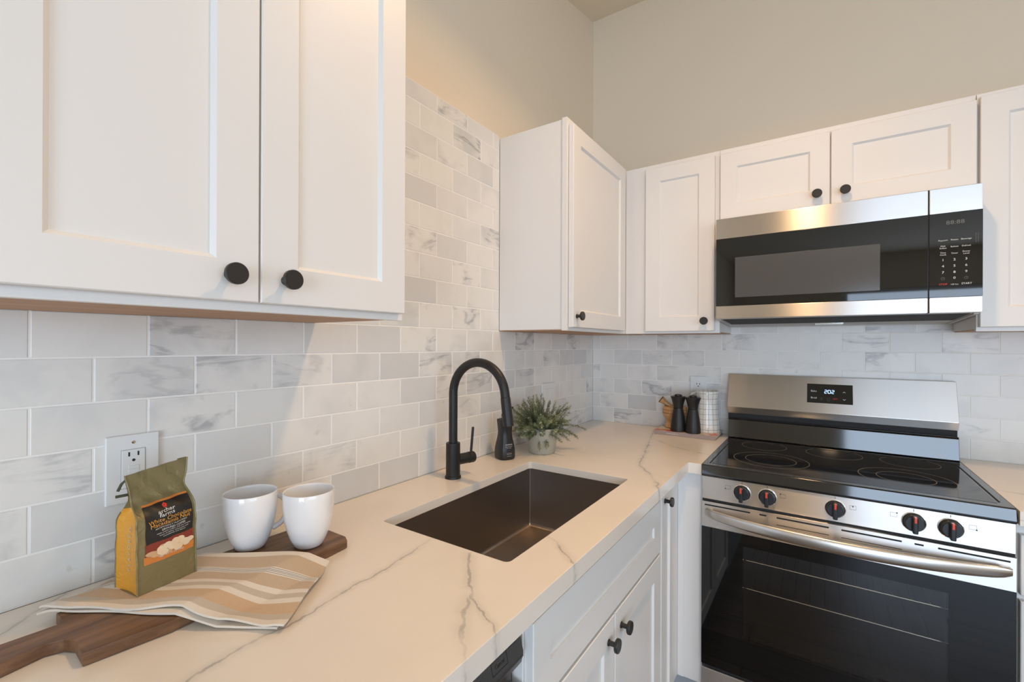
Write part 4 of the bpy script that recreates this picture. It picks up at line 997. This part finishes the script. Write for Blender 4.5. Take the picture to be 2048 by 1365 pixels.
bm = bm_new(); tube(bm, P, .0055, 12); obj('handle', bm, 'cream', t, ang=60)
MX, MY = .449, -.070
t = thing('mortar', 'turned honey-coloured wooden mortar half hidden behind the left mill', 'mortar', (MX, MY, BB))
bm = bm_new(); lathe(bm, [(0.04, 0.0), (0.0435, 0.0026), (0.0425, 0.0106), (0.0385, 0.0194), (0.0375, 0.0282), (0.041, 0.0405), (0.047, 0.051), (0.0515, 0.0598), (0.0535, 0.0669), (0.0525, 0.0695), (0.054, 0.0722), (0.0545, 0.0827), (0.053, 0.0854), (0.0535, 0.088), (0.05, 0.0986), (0.046, 0.1003), (0.043, 0.095), (0.036, 0.0616), (0, 0.0484)], (MX, MY, BB + .0003), seg=56); obj('bowl', bm, 'olive', t, ang=60)
bm = bm_new()
for z in (.0697, .0855): lathe(bm, [(.0530, z - .0009), (.0545, z), (.0530, z + .0009)], (MX, MY, BB), seg=56, cap0=False, cap1=False)
tag(obj('turned_lines', bm, 'oliveband', t), 'dark scored rings', None)
t = thing('pestle', 'wooden pestle leaning left out of the mortar', 'pestle', (MX, MY, BB + .06))
pd = Vector((-.80, -.14, .60)).normalized(); pp = Vector((MX + .006, MY + .002, BB + .079))
bm = bm_new(); lathe(bm, [(0, -.018), (.009, -.015), (.0125, -.006), (.0115, .015), (.0100, .040), (.0115, .062), (.0165, .080), (.0172, .084), (.0150, .086), (0, .0862)], pp, pd, 32); pb = obj('shaft', bm, 'olive', t, ang=60)
bm = bm_new(); lathe(bm, [(.0168, .0815), (.0178, .0838), (.0168, .0860)], pp, pd, 32, cap0=False, cap1=False); tag(obj('dark_rim', bm, 'oliveband', t), 'dark rim at the tip', None)

# ------------------------------------------------------------------ outlets
def plate_parts(t, Mx, w_, h_, kind):
    bm = bm_new(); box(bm, -w_ / 2, w_ / 2, -h_ / 2, h_ / 2, 0, .006, .0022, 3, mtx=Mx); obj('cover_plate', bm, 'plate', t)
    def slots(b_, cy):
        for x in (-.0065, .0065): box(b_, x - .0012, x + .0012, cy + .001, cy + .0085, .0078, .0084, mtx=Mx)
        lathe(b_, [(.0024, 0), (.0024, .0006), (0, .0006)], Mx @ Vector((0, cy - .0062, .0078)), Mx.to_3x3() @ Vector((0, 0, 1)), 14)
    if kind == 'gfci':
        bm = bm_new(); box(bm, -.0165, .0165, -.0335, .0335, .004, .0080, .0012, mtx=Mx); r_ = obj('receptacle', bm, 'plate', t)
        bm = bm_new(); slots(bm, .021); slots(bm, -.0215); obj('slots', bm, 'slot', r_, smooth_=False)
        bm = bm_new(); box(bm, -.0075, .0075, .0008, .0055, .0078, .0090, .0004, mtx=Mx); box(bm, -.0075, .0075, -.0055, -.0008, .0078, .0090, .0004, mtx=Mx); obj('test_button', bm, 'plate', r_)
        bm = bm_new()
        for a in ((-.0172, .0172, -.0342, -.0337), (-.0172, .0172, .0337, .0342), (-.0172, -.0167, -.0342, .0342), (.0167, .0172, -.0342, .0342)): box(bm, a[0], a[1], a[2], a[3], .0055, .0062, mtx=Mx)
        obj('outline_gap', bm, 'gapg', t, smooth_=False)
    elif kind == 'duplex':
        for cy in (.0195, -.0195):
            bm = bm_new(); lathe(bm, [(.0165, .004), (.0165, .0078), (.016, .0082), (0, .0082)], Mx @ Vector((0, cy, 0)), Mx.to_3x3() @ Vector((0, 0, 1)), 32, sy=.85); r_ = obj('receptacle', bm, 'plate', t)
            bm = bm_new(); slots(bm, cy); bm.transform(Matrix.Translation(Mx.to_3x3() @ Vector((0, 0, .0004)))); obj('slots', bm, 'slot', r_, smooth_=False)
    else:
        for cx in (-.023, .023):
            bm = bm_new(); box(bm, cx - .0165, cx + .0165, -.0335, .0335, .004, .0085, .0012, mtx=Mx @ Matrix.Translation((cx, 0, 0)) @ Matrix.Rotation(R(2), 4, 'X') @ Matrix.Translation((-cx, 0, 0))); obj('rocker', bm, 'plate', t)
    bm = bm_new()
    for sy_ in ((.046, -.046) if kind != 'duplex' else (0,)):
        for cx in ((-.023, .023) if kind == 'switch' else (0,)):
            lathe(bm, [(.0030, .0055), (.0028, .0066), (0, .0068)], Mx @ Vector((cx, sy_, 0)), Mx.to_3x3() @ Vector((0, 0, 1)), 16)
    obj('screws', bm, 'chrome' if kind == 'gfci' else 'plate', t)
t = thing('outlet', 'white wall outlet with a square receptacle behind the coffee bag', 'outlet', (0, -1.968, 1.098)); plate_parts(t, FX(.0002, -1.968, 1.098), .0760, .1190, 'gfci')
t = thing('outlet', 'white duplex wall outlet above the gridded pitcher', 'outlet', (.541, 0, 1.113)); plate_parts(t, FY(.541, -.0002, 1.113), .0740, .1190, 'duplex')
t = thing('light_switch', 'pale double wall switch plate behind the rosemary', 'switch', (0, -.487, 1.088)); plate_parts(t, FX(.0002, -.487, 1.088), .1160, .1190, 'switch')

# ------------------------------------------------------------------ base cabinets
BX, DX = .601, .620
t = thing('base_cabinet', 'white sink base cabinet with a long false drawer front over two doors', 'cabinet', (.3, -1.245, 0), 'white base cabinets')
bm = bm_new()
box(bm, .02, .58, -1.612, -1.594, .155, .877); box(bm, .02, .58, -.898, -.880, .155, .877); box(bm, .02, .58, -1.594, -.898, .155, .173); box(bm, .02, .035, -1.594, -.898, .173, .877)
obj('body', bm, 'cab', t)
obj('face_frame', frame_x(-1.614, -.879, .155, .8775, .58, BX, .036), 'cab', t)
box_ = bm_new(); box(box_, .58, BX, -1.58, -.915, .68, .715, .001); obj('frame_rail', box_, 'cab', t)
obj('drawer_front', shaker(.727, .152, .018, FX(.602, -1.609, .6985), rail=.060, bev=.0012, dep=.005), 'cab', t)
d = obj('door', shaker(.3610, .520, .018, FX(.602, -1.609, .170), rail=.060, bev=.003, dep=.006), 'cab', t); knob(d, (DX, -1.284, .6435), (1, 0, 0), .0155)
d = obj('door', shaker(.3610, .520, .018, FX(.602, -1.243, .170), rail=.060, bev=.003, dep=.006), 'cab', t); knob(d, (DX, -1.206, .6440), (1, 0, 0), .0155)
bm = bm_new(); box(bm, .50, .515, -1.612, -.62, 0, .153); tag(obj('toe_kick', bm, 'toek', t), None, None)
t = thing('base_cabinet', 'narrow white base cabinet in the inner corner with one slim door', 'cabinet', (.3, -.75, 0), 'white base cabinets')
bm = bm_new(); box(bm, .02, .578, -.877, -.02, .155, .877); box(bm, .58, .6835, -.592, -.02, .155, .877); obj('body', bm, 'cab', t)
bm = bm_new(); box(bm, .58, BX, -.877, -.593, .155, .8775, .001); obj('face_frame', bm, 'cab', t)
bm = bm_new(); box(bm, BX + .0005, .6835, -.606, -.593, .155, .8775, .001); box(bm, BX + .0005, .622, -.6085, -.606, .155, .8775, .001); tag(obj('corner_filler', bm, 'cab', t), 'plain filler strip beside the range', None)
d = obj('door', shaker(.122, .682, .018, FX(.602, -.870, .170), rail=.028, bev=.004), 'cab', t); knob(d, (DX, -.838, .838), (1, 0, 0), .0145)
bm = bm_new(); box(bm, .53, .6835, -.545, -.535, 0, .153); tag(obj('toe_kick', bm, 'toek', t), None, None)
t = thing('base_cabinet', 'white base cabinet right of the range under the short worktop', 'cabinet', (1.85, -.3, 0), 'white base cabinets')
bm = bm_new(); box(bm, 1.430, 2.28, -.58, -.02, .11, .877, .001); obj('body', bm, 'cab', t)
bm = bm_new(); box(bm, 1.4275, 2.28, -.600, -.58, .11, .8775, .001); obj('face_frame', bm, 'cab', t)
d = obj('drawer_front', shaker(.40, .15, .018, FY(1.4325, -.601, .70)), 'cab', t); knob(d, (1.632, -.619, .775), (0, -1, 0))
d = obj('door', shaker(.40, .55, .018, FY(1.4325, -.601, .135)), 'cab', t); knob(d, (1.80, -.619, .65), (0, -1, 0))
bm = bm_new(); box(bm, 1.43, 2.28, -.53, -.02, 0, .109); obj('toe_kick', bm, 'toek', t)

# ------------------------------------------------------------------ dishwasher
t = thing('dishwasher', 'grey stainless dishwasher with printed console under the near worktop', 'dishwasher', (.3, -1.92, 0))
bm = bm_new(); box(bm, .03, .56, -2.222, -1.622, .02, .868); obj('body', bm, 'under', t)
def zprof(bm, prof, y0, y1):      # profile in x,z extruded along y
    tt = bmesh.new(); a = [tt.verts.new((x, y0, z)) for x, z in prof]; b_ = [tt.verts.new((x, y1, z)) for x, z in prof]; n = len(prof)
    tt.faces.new(a); tt.faces.new(b_[::-1])
    for i in range(n): j = (i + 1) % n; tt.faces.new((a[i], b_[i], b_[j], a[j]))
    return join(bm, tt)
bm = bm_new(); zprof(bm, [(.565, .868), (.598, .868), (.612, .815), (.612, .806), (.565, .806)], -2.222, -1.628); cs = obj('console', bm, 'dwprint', t)
bm = bm_new(); zprof(bm, [(.565, .8055), (.611, .8055), (.6085, .795), (.600, .783), (.588, .775), (.588, .755), (.604, .752), (.612, .745), (.612, .12), (.565, .12)], -2.222, -1.628); obj('door', bm, 'dw', t)
bm = bm_new(); cm = lambda y, z: frame_m((.6075 + (.832 - z) * .264, y, z), (0, 1, 0), (-.014, 0, .053))
text_bm(bm, 'START', .0125, cm(-1.690, .8395)); text_bm(bm, 'Cancel', .009, cm(-1.690, .8275)); text_bm(bm, 'Lock', .008, cm(-1.652, .8450)); text_bm(bm, 'Hold 3 sec', .005, cm(-1.652, .8370)); text_bm(bm, 'Heated Dry', .008, cm(-1.775, .838)); text_bm(bm, 'Hi-Temp Wash', .008, cm(-1.85, .838)); text_bm(bm, 'Normal', .009, cm(-1.93, .838))
for a in ((-.020, .020, .0125, .0132), (-.020, .020, -.0182, -.0175), (-.020, -.0193, -.0182, .0132), (.0193, .020, -.0182, .0132)): box(bm, a[0], a[1], a[2], a[3], 0, .0002, mtx=cm(-1.690, .8365))
bm.transform(Matrix.Translation((.0004, 0, 0))); tag(obj('lettering', bm, 'txtd', cs, smooth_=False), 'dark printed button names', None)
bm = bm_new(); box(bm, .52, .535, -2.222, -1.622, 0, .118); obj('kick_plate', bm, 'dark', t)

# ------------------------------------------------------------------ recessed ceiling lamps (out of frame; first two read from reflections, last two added fill)
labs = ['recessed warm ceiling lamp over the sink side of the kitchen', 'recessed warm ceiling lamp behind the viewpoint', 'added warm fill lamp, unseen, right of the range', 'added warm fill lamp, unseen, near the patio door']
for (x, y, p), lb_ in zip(CANS, labs):
    z = ceil_z(y); sl = math.atan(CEIL_SLOPE) if z > 2.4401 else 0; ax = Vector((0, math.sin(sl), -math.cos(sl)))
    t = thing('recessed_light', lb_, 'light', (x, y, z), 'recessed ceiling lamps')
    bm = bm_new(); lathe(bm, [(.060, .0005), (.085, .0005), (.085, .004), (.078, .007), (.062, .007), (.060, .0055)], (x, y, z), ax, 48, cap0=False, cap1=False); obj('trim_ring', bm, 'trimw', t)
    bm = bm_new(); lathe(bm, [(.0595, .002), (.0595, .0035), (0, .0035)], (x, y, z), ax, 48); obj('lens', bm, 'bulb', t)
